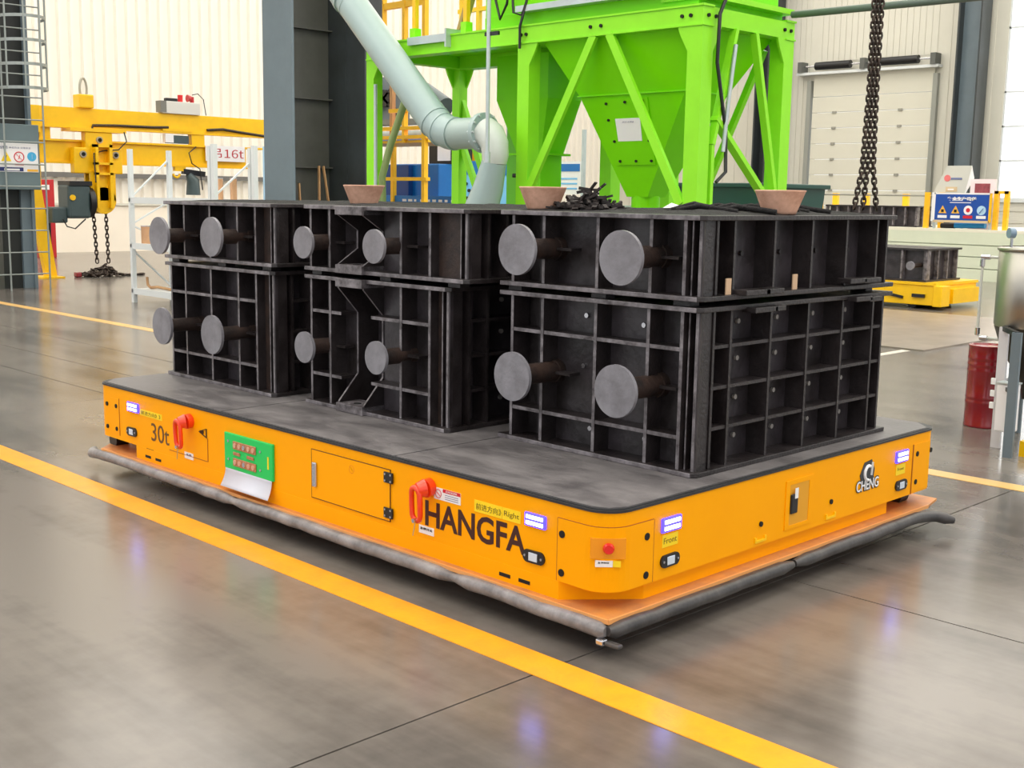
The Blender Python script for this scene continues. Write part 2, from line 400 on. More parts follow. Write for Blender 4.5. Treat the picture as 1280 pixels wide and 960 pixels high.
# deck plates with visible joints
pl = [(-3.86, -2.56), (-2.55, -1.20), (-1.19, -.012)]
for i, (a, b) in enumerate(pl):
    if i == 0: P = [(a+.09, .016), (b, .016), (b, WW-.03), (a+.09, WW-.03), (a, WW-.12), (a, .11)]
    elif i == 2: P = [(a, .016), (b-.09, .016), (b-.03, .045), (b, .105), (b, WW-.12), (b-.09, WW-.03), (a, WW-.03)]
    else: P = [(a, .016), (b, .016), (b, WW-.03), (a, WW-.03)]
    slab(P, DZ-.004, DZ+.003).build('deck_plate', DECK, ag)
# plinth with cut corners
slab([(-3.41, -.002), (-.236, -.002), (-.03, .236), (-.03, 2.06), (-.25, 2.42), (-3.41, 2.42), (-3.6, 2.2), (-3.6, .25)], .137, .206).build('plinth', ORANGE, ag)
slab([(-3.76, -.035), (.035, -.035), (.035, 2.36), (0, 2.52), (-3.8, 2.52), (-3.86, 2.4), (-3.86, .07)], .125, .137).build('skirt_plate', TAN, ag)
B(-3.5, -.3, .3, 2.2, .07, .125).build('underbody', BLACK, ag)
# skirt lip edges
B(-3.76, .035, -.037, -.030, .122, .1385).build('lip_strip', mat('bare_orange_edge', (226, 158, 92), .45), ag)
B(.030, .037, -.035, 2.36, .122, .1385).build('lip_strip', mat('bare_orange_edge', (226, 158, 92), .45), ag)
def bumper(pts, m, name='bumper'):
    """soft D profile tube following pts (x,y,z) under the lip"""
    mb = MB(); rs = []
    P = []
    for i in range(len(pts)-1):
        a, b = Vector(pts[i]), Vector(pts[i+1]); n = max(2, int((b-a).length/.09))
        for k in range(n): P.append(a.lerp(b, k/n))
    P.append(Vector(pts[-1]))
    rs = [.0275+random.uniform(-.0012, .0016) for _ in P]; rs[0] *= .6; rs[-1] *= .6
    P = [p+Vector((random.uniform(-.002, .002), random.uniform(-.002, .002), random.uniform(-.003, .002))) for p in P]
    return mb.tube(P, rs, 12).build(name, m, ag)
bumper([(-3.98, .03, .088), (-3.88, -.035, .092), (-3.7, -.043, .105), (-2.35, -.043, .104)], RUBGREY)
bumper([(-2.36, -.043, .104), (-.75, -.043, .104)], RUBGREY)
bumper([(-.76, -.043, .104), (.0, -.046, .10), (.035, -.046, .098)], RUBGREY)
bumper([(.04, -.043, .10), (.048, .02, .100), (.05, 1.12, .102)], BUMPDARK)
bumper([(.05, 1.13, .102), (.05, 2.2, .102), (.075, 2.36, .09), (.135, 2.43, .07)], BUMPDARK)
bumper([(-.05, 2.55, .092), (-3.8, 2.55, .092)], BUMPDARK)
bumper([(-3.9, .1, .092), (-3.9, 2.5, .092)], BUMPDARK)
MB().box(.012, .045, -.078, -.045, .055, .078).build('corner_clip', STEEL, ag, bevel=.006)
B(.046, .11, -.07, -.04, .058, .074).build('corner_clip', BUMPDARK, ag, bevel=.006)
# small casters / stops seen under the raised body ends
for x, y in ((-3.81, .10), (-.12, 2.33)):
    MB().cyl((x, y-.04, .165), (x, y+.04, .165), .045).build('end_roller', BLACK, ag)
# corner wrap panel
arc = [p for p in rrect(LX+.03, 0, 0, WW-.01, BR)][:9]
path = [(-.245, 0)]+arc+[(0, .245)]
def wrap(path, z0, z1, t):
    mb = MB(); out = []
    for i, (x, y) in enumerate(path):
        a = path[max(0, i-1)]; b = path[min(len(path)-1, i+1)]; d = Vector((b[0]-a[0], b[1]-a[1])).normalized()
        out.append((x+d.y*t, y-d.x*t))
    n = len(path)
    inn = path
    vs = [(x, y, z) for z in (z0, z1) for x, y in out]+[(x, y, z) for z in (z0, z1) for x, y in inn]
    fs = [(i, i+1, n+i+1, n+i) for i in range(n-1)]
    fs += [(n+i, n+i+1, 3*n+i+1, 3*n+i) for i in range(n-1)]+[(i+1, i, 2*n+i, 2*n+i+1) for i in range(n-1)]
    fs += [(0, n, 3*n, 2*n), (n-1, 3*n-1, 4*n-1, 2*n-1)]
    return mb.add(vs, fs)
wp = wrap(path, .209, .445, .003).build('corner_panel', ORANGE, ag)
SEAM = mat('panel_seam', (170, 92, 0), .6)
wrap([(-.247, 0), (-.2445, 0)], .209, .445, .0035).build('panel_seam', SEAM, ag)
wrap([(0, .2445), (0, .247)], .209, .445, .0035).build('panel_seam', SEAM, ag)
wrap(path, .445, .4475, .0032).build('panel_seam', SEAM, ag)
def dot_y(x, z, r, m=DARK, name='bolt_hole', y=-.003): return MB().cyl((x, y-.003, z), (x, y+.003, z), r, n=14).build(name, m, ag)
def dot_x(yy, z, r, m=DARK, name='bolt_hole', x=.003): return MB().cyl((x-.003, yy, z), (x+.003, yy, z), r, n=14).build(name, m, ag)
for z in (.243, .388): dot_y(-.222, z, .014); dot_x(.205, z, .014)
# corner emergency stop
dg = Vector((1, -1, 0)).normalized(); sd = Vector((1, 1, 0)).normalized(); mid = Vector((-BR*.293, BR*.293, 0))
def dplate(z0, z1, wd, out, name, m, th=.05, off=0.0):
    c = mid+dg*(out-th/2)+sd*off
    P = [c+dg*a*th/2+sd*b*wd/2 for a, b in ((1, -1), (1, 1), (-1, 1), (-1, -1))]
    return MB().prism([(p.x, p.y, z0) for p in P], (0, 0, z1-z0)).build(name, m, ag)
es = dplate(.333, .407, .125, .004, 'stop_button_plate', mat('orange_recess_paint', (236, 150, 20), .4))
p = mid+dg*.004; q = mid+dg*.018; s_ = mid+dg*.03
MB().cyl((p.x, p.y, .374), (q.x, q.y, .374), .012).build('button_stem', REDPL, es)
MB().cyl((q.x, q.y, .374), (s_.x, s_.y, .374), .021, .016).build('button_head', REDPL, es)
dplate(.303, .326, .062, .0055, 'warning_label', WHITE, .02, -.014); dplate(.303, .326, .028, .0056, 'warning_label', YLAB, .02, .032)
text('急停按钮', 'label_print', BLACK, ag, mid+dg*.006+sd*-.016+Vector((0, 0, .319)), (PI/2, 0, PI/4), .04, .006, cjk=True)
# blue lamps
def lamp(side, c, z, wd, hg):
    ax = (lambda a0, a1, o0, o1, z0, z1: B(a0, a1, -o1, -o0, z0, z1)) if side == 'y' else (lambda a0, a1, o0, o1, z0, z1: B(o0, o1, a0, a1, z0, z1))
    h = ax(c-wd/2, c+wd/2, .0, .010, z-hg/2, z+hg/2).build('signal_lamp', LEDB, ag, bevel=.009); h['label'] = 'lit blue signal lamp'
    for s in (-1, 1): ax(c-wd*.40, c+wd*.40, .010, .013, z+s*hg*.22-hg*.13, z+s*hg*.22+hg*.13).build('light_bar', LEDW, h, bevel=.004)
lamp('y', -3.43, .415, .125, .052); lamp('y', -.356, .411, .108, .052); lamp('x', .345, .411, .115, .056); lamp('x', 2.113, .411, .115, .056)
def sensor(side, c, z):
    w, h = .112, .05
    P = []
    for i in range(16):
        a = 2*PI*i/16; P.append(((w/2-h/2)*(1 if math.cos(a) > 0 else -1)+h/2*math.cos(a), h/2*math.sin(a)))
    f = (lambda a, b, o: (c+a, -o, z+b)) if side == 'y' else (lambda a, b, o: (o, c+a, z+b))
    vec = (0, -.008, 0) if side == 'y' else (.008, 0, 0)
    pl = MB().prism([f(a, b, 0) for a, b in P], vec).build('sensor', BLACK, ag)
    if side == 'y':
        B(c-.022, c+.022, -.011, -.008, z-.016, z+.016).build('sensor_window', SENS, pl, bevel=.003)
        for s in (-1, 1): MB().cyl((c+s*.042, -.008, z), (c+s*.042, -.011, z), .005, n=10).build('screw', STEEL, pl)
    else:
        B(.008, .011, c-.022, c+.022, z-.016, z+.016).build('sensor_window', SENS, pl, bevel=.003)
        for s in (-1, 1): MB().cyl((.008, c+s*.042, z), (.011, c+s*.042, z), .005, n=10).build('screw', STEEL, pl)
sensor('y', -3.455, .275); sensor('y', -.362, .27); sensor('x', .345, .272); sensor('x', 2.125, .27)
# yellow stickers and lettering
def sticker_y(x0, x1, z0, z1, m=WHITE, name='sticker'): return B(x0, x1, -.002, .001, z0, z1).build(name, m, ag)
def sticker_x(a, b, z0, z1, m=WHITE, name='sticker'): return B(-.001, .002, a, b, z0, z1).build(name, m, ag)
s = sticker_y(-3.36, -3.12, .383, .417, YLAB); text('前进方向》》', 'lettering', OLIVE, s, (-3.24, -.0022, .40), FY, .21, .022, cjk=True)
s = sticker_y(-.69, -.535, .380, .427, YLAB); text('前进方向》', 'lettering', OLIVE, s, (-.61, -.0022, .403), FY, .14, .026, cjk=True)
s = sticker_y(-.533, -.436, .380, .427, YLAB); text('Right', 'lettering', OLIVE, s, (-.484, -.0022, .403), FY, .08, .026)
s = sticker_x(.298, .392, .325, .372, YLAB); text('Front', 'lettering', OLIVE, s, (.0022, .345, .349), FX, .078, .022)
s = sticker_x(2.068, 2.158, .322, .372, YLAB); text('Front', 'lettering', OLIVE, s, (.0022, 2.113, .350), FX, .06, .014)
text('30t', 'lettering', mat('dark_olive_lettering', (96, 60, 20), .5), ag, (-3.145, -.001, .308), FY, .19, .098)
text('HANGFA', 'lettering', MAROON, ag, (-.695, -.001, .316), FY, .575, .108, bold=.022)
# warning stickers with red heads
def warn(x0, x1, z0, z1, pict):
    s = sticker_y(x0, x1, z0, z1); w = x1-x0; h = z1-z0
    B(x0+w*.34, x1, -.0028, -.002, z1-h*.3, z1).build('sticker_head', REDP, s)
    text('DANGER', 'lettering', WHITE, s, (x0+w*.67, -.003, z1-h*.15), FY, w*.42, h*.16)
    if pict == 'ban':
        MB().tube([(x0+w*.17+w*.11*math.cos(t*PI/8), -.003, z0+h*.5+w*.11*math.sin(t*PI/8)) for t in range(16)], .0014, 5, True).build('pictogram', REDP, s)
        MB().bar((x0+w*.10, -.003, z0+h*.65), (x0+w*.24, -.003, z0+h*.35), .002).build('pictogram', REDP, s)
    else:
        MB().prism([(x0+w*.12, -.003, z0+h*.75), (x0+w*.22, -.003, z0+h*.6), (x0+w*.17, -.003, z0+h*.55), (x0+w*.22, -.003, z0+h*.3), (x0+w*.12, -.003, z0+h*.5)], (0, -.0006, 0)).build('pictogram', BLACK, s)
    mb = MB()
    for i in range(3): mb.box(x0+w*.42, x1-w*.08, -.0028, -.002, z0+h*(.15+i*.17), z0+h*(.2+i*.17))
    mb.build('fine_print', mat('grey_print', (120, 120, 150), .6), s, kind='stuff')
warn(-1.652, -1.50, .383, .437, 'bolt'); warn(-1.497, -1.337, .383, .437, 'ban'); warn(-.928, -.77, .386, .434, 'ban')
s = sticker_y(-1.02, -.928, .225, .258); text('急停开关', 'lettering', BLACK, s, (-.974, -.003, .246), FY, .075, .011, cjk=True)
s = sticker_y(-2.893, -2.807, .222, .256); text('急停', 'lettering', mat('grey_print', (120, 120, 150), .6), s, (-2.85, -.003, .244), FY, .05, .01, cjk=True)
# access door
ad = B(-1.764, -1.207, -.004, .0, .232, .452).build('access_door', ORANGE, ag)
fr = MB(); t = .003
fr.box(-1.767, -1.204, -.0045, 0, .452, .4545).box(-1.767, -1.204, -.0045, 0, .2285, .232).box(-1.767, -1.764, -.0045, 0, .2285, .4545).box(-1.207, -1.2045, -.0045, 0, .2285, .4545)
fr.build('door_gap', mat('dark_gap', (96, 50, 0), .7), ad)
B(-1.752, -1.722, -.016, -.004, .283, .398).build('pull_handle', STEEL, ad, bevel=.01)
for z0, z1 in ((.397, .443), (.245, .29)):
    h = B(-1.24, -1.183, -.012, -.004, z0, z1).build('hinge', BLACK, ad, bevel=.002)
    for x in (-1.23, -1.193):
        for z in (z0+.009, z1-.009): MB().cyl((x, -.012, z), (x, -.014, z), .005, n=8).build('hinge_screw', STEEL, h)
# left body panel seams and holes
B(-3.70, -3.60, -.002, .001, .236, .437).build('end_panel', ORANGE, ag)
B(-3.601, -3.597, -.0025, .001, .23, .44).build('panel_seam', SEAM, ag)
for x in (-3.74, -3.63): dot_y(x, .395, .012); dot_y(x, .265, .012)
B(-2.665, -2.661, -.0025, .001, .24, .36).build('panel_seam', SEAM, ag); B(-3.05, -2.665, -.0025, .001, .238, .241).build('panel_seam', SEAM, ag)
# usb / power mark
mb = MB()
mb.bar((-2.74, -.0035, .385), (-2.68, -.0035, .405), .006, .003).bar((-2.74, -.002, .385), (-2.68, -.002, .365), .006, .003).bar((-2.71, -.002, .395), (-2.71, -.002, .374), .007, .003).bar((-2.672, -.002, .408), (-2.672, -.002, .36), .007, .003).box(-2.735, -2.70, -.003, 0, .378, .392)
mb.build('charging_mark', mat('dark_print', (60, 34, 6), .6), ag)
for x0 in (-3.31, -3.20, -.545, -.44): B(x0, x0+.06, -.0035, .0, .156, .170).build('vent_slot', DARK, ag)
B(-3.30, -3.22, -.001, .0, .205, .208).build('vent_slot', DARK, ag)
# green charging plate
g = B(-2.485, -2.065, -.014, 0, .245, .425).build('charging_plate', PGREEN, ag, bevel=.004); g['label'] = 'green plate with copper contacts'
for z in (.372, .288):
    B(-2.40, -2.20, -.02, -.014, z-.02, z+.02).build('contact_strip', COPPER, g, bevel=.008)
    for i in range(5): MB().cyl((-2.38+i*.04, -.02, z), (-2.38+i*.04, -.024, z), .012, n=12).build('contact_stud', mat('pale_copper', (226, 176, 150), .3, metal=.4) if i != 2 else STEEL, g)
for x, z in ((-2.445, .385), (-2.445, .295), (-2.165, .375), (-2.165, .285)): MB().cyl((x, -.014, z), (x, -.018, z), .007, n=10).build('screw', STEEL, g)
for x in (-2.37, -2.25): B(x-.03, x+.03, -.019, -.014, .322, .338).build('contact_strip', COPPER, g, bevel=.005)
B(-2.105, -2.095, -.016, -.014, .30, .36).build('sticker', YLAB, g)
mb = MB(); n = 8
vs = []
for i in range(n+1):
    t = i/n; vs += [(-2.478+.02*t*t, -.012-.045*t*t, .247-.082*t), (-2.075+.03*t*t, -.012-.045*t*t, .247-.082*t)]
mb.add(vs, [(2*i, 2*i+1, 2*i+3, 2*i+2) for i in range(n)], True)
o = mb.build('paper_flap', PAPER, g); o.modifiers.new('s', 'SOLIDIFY').thickness = .0012
# pull rings
def pullring(cx, cz):
    k = thing('pull_ring', (cx, 0, cz), None, None); k.parent = ag
    k.location = Vector((cx, 0, cz))-Vector(ag.location); del_keys = None
    MB().cyl((cx+.018, 0, cz+.05), (cx+.018, -.03, cz+.047), .038, .038).cyl((cx+.018, -.03, cz+.05), (cx+.006, -.062, cz+.045), .038, .028).build('ring_housing', ORED, k)
    mb = MB(); pts = []
    for i in range(20):
        t = 2*PI*i/20; off = .036 if math.sin(t) > .01 else (-.036 if math.sin(t) < -.01 else 0)
        pts.append((cx+.026*math.cos(t), -.062-.006*math.sin(t), cz-.015+.034*math.sin(t)+off))
    mb.tube(pts, .0115, 8, True); mb.build('ring_loop', ORED, k)
    MB().cyl((cx, -.078, cz-.082), (cx, -.062, cz-.082), .009, n=10).build('ring_rivet', STEEL, k)
    MB().tube([(cx, -.066, cz-.09), (cx-.006, -.066, cz-.12), (cx-.02, -.06, cz-.15)], .0022, 5).build('ring_cord', mat('cord_beige', (190, 170, 130), .7), k)
pullring(-.97, .378); pullring(-2.847, .378)
# front side details
fm = MB().box(-.001, .004, 1.12, 1.15, .235, .445).box(-.001, .004, 1.30, 1.33, .235, .445).box(-.001, .004, 1.15, 1.30, .425, .445).box(-.001, .004, 1.15, 1.30, .235, .25)
fm.build('scanner_window_frame', ORANGE, ag)
B(-.001, .002, 1.15, 1.30, .25, .425).build('scanner_recess', mat('yellow_recess', (226, 158, 30), .5), ag)
k = B(.002, .012, 1.155, 1.205, .30, .385).build('scanner', BLACK, ag, bevel=.006)
B(.012, .014, 1.175, 1.20, .365, .41).build('scanner_cap', WHITE, k, bevel=.003)
for y in (.945, 1.49):
    dot_x(y, .297, .011)
    mb = MB().box(0, .006, y-.04, y+.04, .222, .232).box(0, .006, y-.04, y-.03, .232, .245).box(0, .006, y+.03, y+.04, .232, .245)
    mb.build('small_bracket', YELLOW, ag)
# far corner panel
B(-.001, .003, 2.235, 2.40, .215, .450).build('end_panel', ORANGE, ag); B(0, .0035, 2.228, 2.233, .207, .45).build('panel_seam', SEAM, ag)
dot_x(2.27, .40, .013); dot_x(2.27, .262, .013); dot_x(2.41, .40, .012)
# emblem
em = MB().prism([(.001, 1.75, .325), (.001, 1.73, .375), (.001, 1.765, .43), (.001, 1.83, .437), (.001, 1.86, .39), (.001, 1.85, .33), (.001, 1.80, .295)], (.002, 0, 0)).build('emblem', mat('emblem_dark', (48, 52, 56), .5), ag)
MB().tube([(.004, 1.80+.033*math.cos(a), .378+.033*math.sin(a)) for a in [PI*(.35+i*.13) for i in range(10)]], .008, 6).build('emblem_curl', WHITE, em)
MB().bar((.004, 1.825, .365), (.004, 1.832, .425), .014, .004).build('emblem_stroke', WHITE, em)
text('CHENG', 'lettering', BLACK, em, (.0035, 1.80, .325), FX, .205, .058, bold=.05); text('CHENG', 'lettering', WHITE, em, (.0045, 1.80, .325), FX, .20, .048, bold=.015)

# ================================================================== MOULDS
def mould(label, X0, X1, Y0, Y1, Z0, Z1, vx, hz, sy, shz, discs, rod, dr, dy, notch=None, lower=True, bolts=True):
    """ribbed steel mould flask; Y0 = front rib plane, X1 = right flange edge"""
    t = thing('mould_flask', ((X0+X1)/2, (Y0+Y1)/2, Z0), label, 'mould', 'ribbed steel mould flasks on the vehicle')
    D = .095; ft = .02
    xl, xr = X0+.045+D, X1-.02-D; yb = Y1-.02-D; zl, zh = Z0+ft, Z1-ft
    body = MB()
    if notch:
        body.box(xl, notch[0]-.006, Y0+D, yb, zl, zh).box(notch[1]+.006, xr, Y0+D, yb, zl, zh).box(notch[0]-.006, notch[1]+.006, Y0+.22, yb, zl, zh)
    else: body.box(xl, xr, Y0+D, yb, zl, zh)
    body.build('mould_skin', IRONSKIN, t)
    o = .018
    for z in (Z0, Z1-ft):
        fb = MB().prism([(X0, Y0-o, z), (X1-.02, Y0-o, z), (X1, Y0+.005, z), (X1, Y1, z), (X0, Y1, z)], (0, 0, ft))
        fb.build('flange', IRON, t, bevel=.003, edge=IRON2, edir=[(0, -1, 0)])
    ex0, ex1 = vx[0], vx[-1]
    for x in vx: B(x-.008, x+.008, Y0, Y0+D+.005, zl, zh).build('rib', IRON, t, edge=IRON2, edir=[(0, -1, 0)])
    for z in hz:
        segs = [(ex0, notch[0]-.02), (notch[1]+.02, ex1)] if notch else [(ex0, ex1)]
        for a, b in segs: B(a, b, Y0+.002, Y0+D+.005, z-.008, z+.008).build('cross_rib', IRON, t, edge=IRON2, edir=[(0, -1, 0)])
    xs = X1-.02
    for y in sy: B(xr-.005, xs, y-.007, y+.007, zl, zh).build('rib', IRON, t)
    for z in shz: B(xr-.005, xs-.004, sy[0], sy[-1], z-.007, z+.007).build('cross_rib', IRON, t)
    # corner plates of the parting joint
    B(vx[-1]+.007, xr+.02, Y0+.05, Y0+D+.02, zl, zh).build('corner_skin', RUSTROD, t)
    B(xs-.060, xs-.053, Y0+.02, Y0+D, zl, zh).build('corner_plate', IRON, t, edge=IRON2, edir=[(0, -1, 0)])
    B(xs-.020, xs-.006, Y0+.012, Y0+D, zl, zh).build('corner_plate', IRON, t, edge=IRON2, edir=[(0, -1, 0)])
    MB().prism([(xs-.006, Y0+.012, zl), (xs-.001, Y0+.016, zl), (xs-.02, sy[0]-.03, zl), (xs-.06, sy[0]-.03, zl), (xs-.05, Y0+.06, zl)], (0, 0, zh-zl)).build('corner_post', IRONSKIN, t)
    # left side and back ribs, plainer
    for i in range(4):
        y = Y0+D+.02+(yb-Y0-D-.04)*i/3
        B(X0+.03, xl+.005, y-.007, y+.007, zl, zh).build('rib', IRON, t)
        x = xl+(xr-xl)*i/3; B(x-.007, x+.007, yb-.005, Y1-.02, zl, zh).build('rib', IRON, t)
    # trunnions
    for x, z in discs:
        r = MB().cyl((x, dy+.014, z), (x, Y0+D+(.13 if notch else .0)+.01, z), rod, n=24).cyl((x, Y0+D-.035, z), (x, Y0+D+.01, z), rod*1.15, n=24).build('trunnion', RUSTROD, t)
        MB().cyl((x, dy, z), (x, dy+.016, z), dr, n=40).build('trunnion_disc', DISC, r, bevel=.002)
        B(x+rod*.8, x+rod+.085, Y0+.03, Y0+D, z-.006, z+.006).build('gusset', IRON, r)
        B(x-rod-.06, x-rod*.8, Y0+.03, Y0+D, z-.006, z+.006).build('gusset', IRON, r)
    if notch:
        h = Z1-Z0; sl = .13 if h > .5 else .075; e = .05 if h > .5 else .045
        for x in notch:
            P = [(x-.006, Y0-.03, zl), (x-.006, Y0-.03, Z0+e), (x-.006, Y0+.09, Z0+e+sl), (x-.006, Y0+.09, Z1-e-sl), (x-.006, Y0-.03, Z1-e), (x-.006, Y0-.03, zh), (x-.006, Y0+.23, zh), (x-.006, Y0+.23, zl)]
            MB().prism(P, (.012, 0, 0)).build('notch_plate', IRON, t, edge=IRON2, edir=[(0, -1, 0), (0, -.8, .6), (0, -.8, -.6), (0, -.7, .7), (0, -.7, -.7)])
        for z0, z1 in ((Z0, Z0+.045), (Z1-.045, Z1)):
            b = B(notch[0]-.006, notch[1]+.006, Y0-.045, Y0+.1, z0+.001, z1-.001).build('foot_block', IRON2, t, bevel=.003)
            MB().cyl(((notch[0]+notch[1])/2, Y0+.01, z1-.006), ((notch[0]+notch[1])/2, Y0+.01, z1+.0015), .02, n=16).build('bolt_hole', DARK, b)
    if bolts:
        mb = MB(); zz = [zl]+list(hz)+[zh]; rnd = random.Random(int(abs(X0)*100+Z0*10))
        for a, b in zip(vx, vx[1:]):
            if b-a < .16 or (notch and a < notch[1]-.01 and b > notch[0]+.01): continue
            for c, d in zip(zz, zz[1:]):
                x = a+(b-a)*rnd.uniform(.55, .8); z = c+(d-c)*rnd.uniform(.4, .7)
                if any(abs(x-p[0]) < .1 and abs(z-p[1]) < .07 for p in discs): continue
                mb.cyl((x, Y0+D-.012, z), (x, Y0+D+.002, z), .011, n=8)
        if mb.v: mb.build('bolt_heads', STEEL if lower else DARK, t, kind='stuff')
        mb = MB(); zz = [zl]+list(shz)+[zh]
        for a, b in zip(sy, sy[1:]):
            if b-a < .16: continue
            for c, d in zip(zz, zz[1:]):
                yy = (a+b)/2+.03; z = (c+d)/2+.01
                mb.cyl((xr, yy, z), (xr+.012, yy, z), .011, n=8)
        if mb.v: mb.build('bolt_heads', mat('chalky_bolt', (150, 144, 138), .5) if lower else IRON, t, kind='stuff')
    if not lower:
        for x in (X0+.06, (X0+X1)/2, X1-.12):
            for y in (Y0+.05, Y1-.08): B(x-.04, x+.04, y-.03, y+.03, Z0-.022, Z0).build('shim', IRON, t)
    return t
ZL0, ZL1, ZU0, ZU1 = DZ+.003, 1.183, 1.205, 1.535
hzL = [.662, 1.013]; sL = [.745, .86, 1.145, 1.432, 1.718, 1.99, 2.08]; shL = [.692, .856, 1.02]
vx3 = [-1.14, -.956, -.650, -.370, -.203]
m3l = mould('large dark ribbed mould flask at the bottom of the right stack', -1.205, -.105, .64, 2.13, ZL0, ZL1, vx3, hzL, sL, shL, [(-.945, .838), (-.372, .847)], .045, .105, .445)
m3u = mould('shallow ribbed mould flask on top of the right stack', -1.205, -.105, .64, 2.13, ZU0, ZU1, vx3, [], sL, [], [(-.953, 1.374), (-.385, 1.366)], .045, .107, .47, lower=False)
vx2 = [-2.47, -2.31, -1.752, -1.545]
m2l = mould('dark mould flask with a notched front at the bottom of the middle stack', -2.505, -1.40, .505, 2.05, ZL0, ZL1, vx2, [.675, 1.0], [y-.1 for y in sL], shL, [(-2.35, .827), (-1.775, .835)], .039, .0787, .37, notch=(-2.2, -2.0))
m2u = mould('shallow mould flask with a notched front on top of the middle stack', -2.505, -1.28, .505, 2.05, ZU0, ZU1, vx2, [], [y-.1 for y in sL], [], [(-2.35, 1.351), (-1.79, 1.354)], .039, .079, .37, notch=(-2.2, -2.0), lower=False)
vx1 = [-3.79, -3.63, -3.352, -3.07, -2.895]
m1l = mould('deep dark mould flask at the bottom of the left stack', -3.83, -2.72, .45, 2.0, ZL0, ZL1, vx1, hzL, [y-.17 for y in sL], shL, [(-3.62, .828), (-3.085, .828)], .039, .105, .285)
m1u = mould('shallow dark mould flask on top of the left stack', -3.83, -2.70, .45, 2.0, ZU0, ZU1, vx1, [], [y-.17 for y in sL], [], [(-3.655, 1.34), (-3.095, 1.353)], .04, .105, .30, lower=False)
# clamp bars along the parting line on the right side of the right stack
for (y0, y1, z, par) in ((.86, 1.03, 1.222, m3u), (1.0, 1.13, 1.222, m3u), (1.66, 1.80, 1.238, m3u), (1.78, 1.93, 1.236, m3u), (.93, 1.09, 1.150, m3l), (1.07, 1.15, 1.15, m3l), (1.72, 1.86, 1.155, m3l), (1.84, 1.95, 1.15, m3l)):
    B(-.13, -.06, y0, y1, z, z+.022).build('clamp_bar', IRON, par, bevel=.003)
for y in (.80, 1.28): B(-.122, -.117, y, y+.035, 1.226, 1.29).build('paper_tag', mat('tan_tag', (196, 164, 132), .7), m3u)
# sand on top of the moulds
def sandheap(x0, x1, y0, y1, z, hgt, label, seed):
    rnd = random.Random(seed); nx, ny = 44, 44; vs = []
    ph = [(rnd.uniform(4, 26), rnd.uniform(4, 26), rnd.uniform(0, 6)) for _ in range(7)]
    for j in range(ny+1):
        for i in range(nx+1):
            x = x0+(x1-x0)*i/nx; y = y0+(y1-y0)*j/ny
            e = min(i, nx-i, j, ny-j)/5.0; e = min(1, e)
            h = sum(math.sin(a*x+p)*math.cos(b*y-p) for a, b, p in ph)/7
            vs.append((x, y, z+e*(hgt*(.55+.6*h)+rnd.uniform(0, hgt*.3))))
    mb = MB().add(vs, [(j*(nx+1)+i, j*(nx+1)+i+1, (j+1)*(nx+1)+i+1, (j+1)*(nx+1)+i) for j in range(ny) for i in range(nx)])
    return mb.build('sand_layer', SAND, None, label=label, cat='sand', kind='stuff')
sandheap(-1.17, -.13, .68, 2.1, ZU1, .020, 'black foundry sand spread over the top of the right mould', 1)
sandheap(-2.47, -1.33, .56, 2.0, ZU1, .016, 'black foundry sand over the top of the middle mould', 2)
sandheap(-3.79, -2.75, .5, 1.95, ZU1, .014, 'black foundry sand over the top of the left mould', 3)
# clay pouring cups
cup = None
for x, y, lab, s in ((-2.37, .77, 'pinkish clay pouring cup on the middle mould, in front of the green post', 1.0), (-1.12, .80, 'clay pouring cup beside the black charcoal heap', 1.04), (-.2, 1.28, 'clay pouring cup on the right end of the right mould', 1.0)):
    if cup is None:
        cup = thing('pouring_cup', (x, y, ZU1+.003), lab, 'cup', 'clay pouring cups on the mould tops')
        z = ZU1+.003
        MB().lathe([(0, z), (.066, z), (.072, z+.01), (.104, z+.092), (.108, z+.098), (.104, z+.100), (.096, z+.095), (.062, z+.02), (0, z+.016)], x, y, 36).build('cup_wall', CLAY, cup)
    else: dup(cup, (x, y, ZU1+.003), lab)
# charcoal heap next to cup
rnd = random.Random(5); mb = MB()
for i in range(210):
    a = rnd.uniform(0, 2*PI); d = rnd.random()**.7; x = -.90+d*.17*math.cos(a); y = .86+d*.13*math.sin(a)
    z = ZU1+.012+(1-d)*.095*rnd.random()
    p = Vector((x, y, z)); q = p+Vector((rnd.uniform(-1, 1), rnd.uniform(-1, 1), rnd.uniform(-.3, .4))).normalized()*rnd.uniform(.02, .05)
    if q.z < ZU1+.006: q.z = ZU1+.006
    mb.bar(p, q, rnd.uniform(.010, .026), rnd.uniform(.006, .014))
mb.bar((-.93, .87, 1.58), (-.84, .90, 1.655), .014, .008).bar((-.91, .85, 1.6), (-.86, .86, 1.66), .02, .006)
mb.build('charcoal_heap', CHAR, None, label='heap of black charcoal chips beside the middle clay cup', cat='charcoal', kind='stuff')
# rag folds near the right cup
mb = MB(); rnd = random.Random(9)
for i in range(16):
    y = .95+i*.05; x = -.36+rnd.uniform(-.1, .1)
    mb.tube([(x-.12, y, ZU1+.012), (x-.03, y+.04, ZU1+.03+rnd.uniform(0, .012)), (x+.06, y+.02, ZU1+.024), (x+.15, y+.05, ZU1+.012)], .012, 6)
mb.build('crumpled_rag', SAND, None, label='crumpled black cloth lying on the right mould before the cup', cat='cloth')
# plastic scraps
mb = MB(); mb.add([(-.60, 1.00, 1.556), (-.55, 1.0, 1.558), (-.53, 1.06, 1.56), (-.59, 1.05, 1.56), (-.57, 1.02, 1.578)], [(0, 1, 4), (1, 2, 4), (2, 3, 4), (3, 0, 4)])
mb.build('plastic_scrap', WHITE, None, label='white plastic scrap on top of the right mould', cat='scrap')

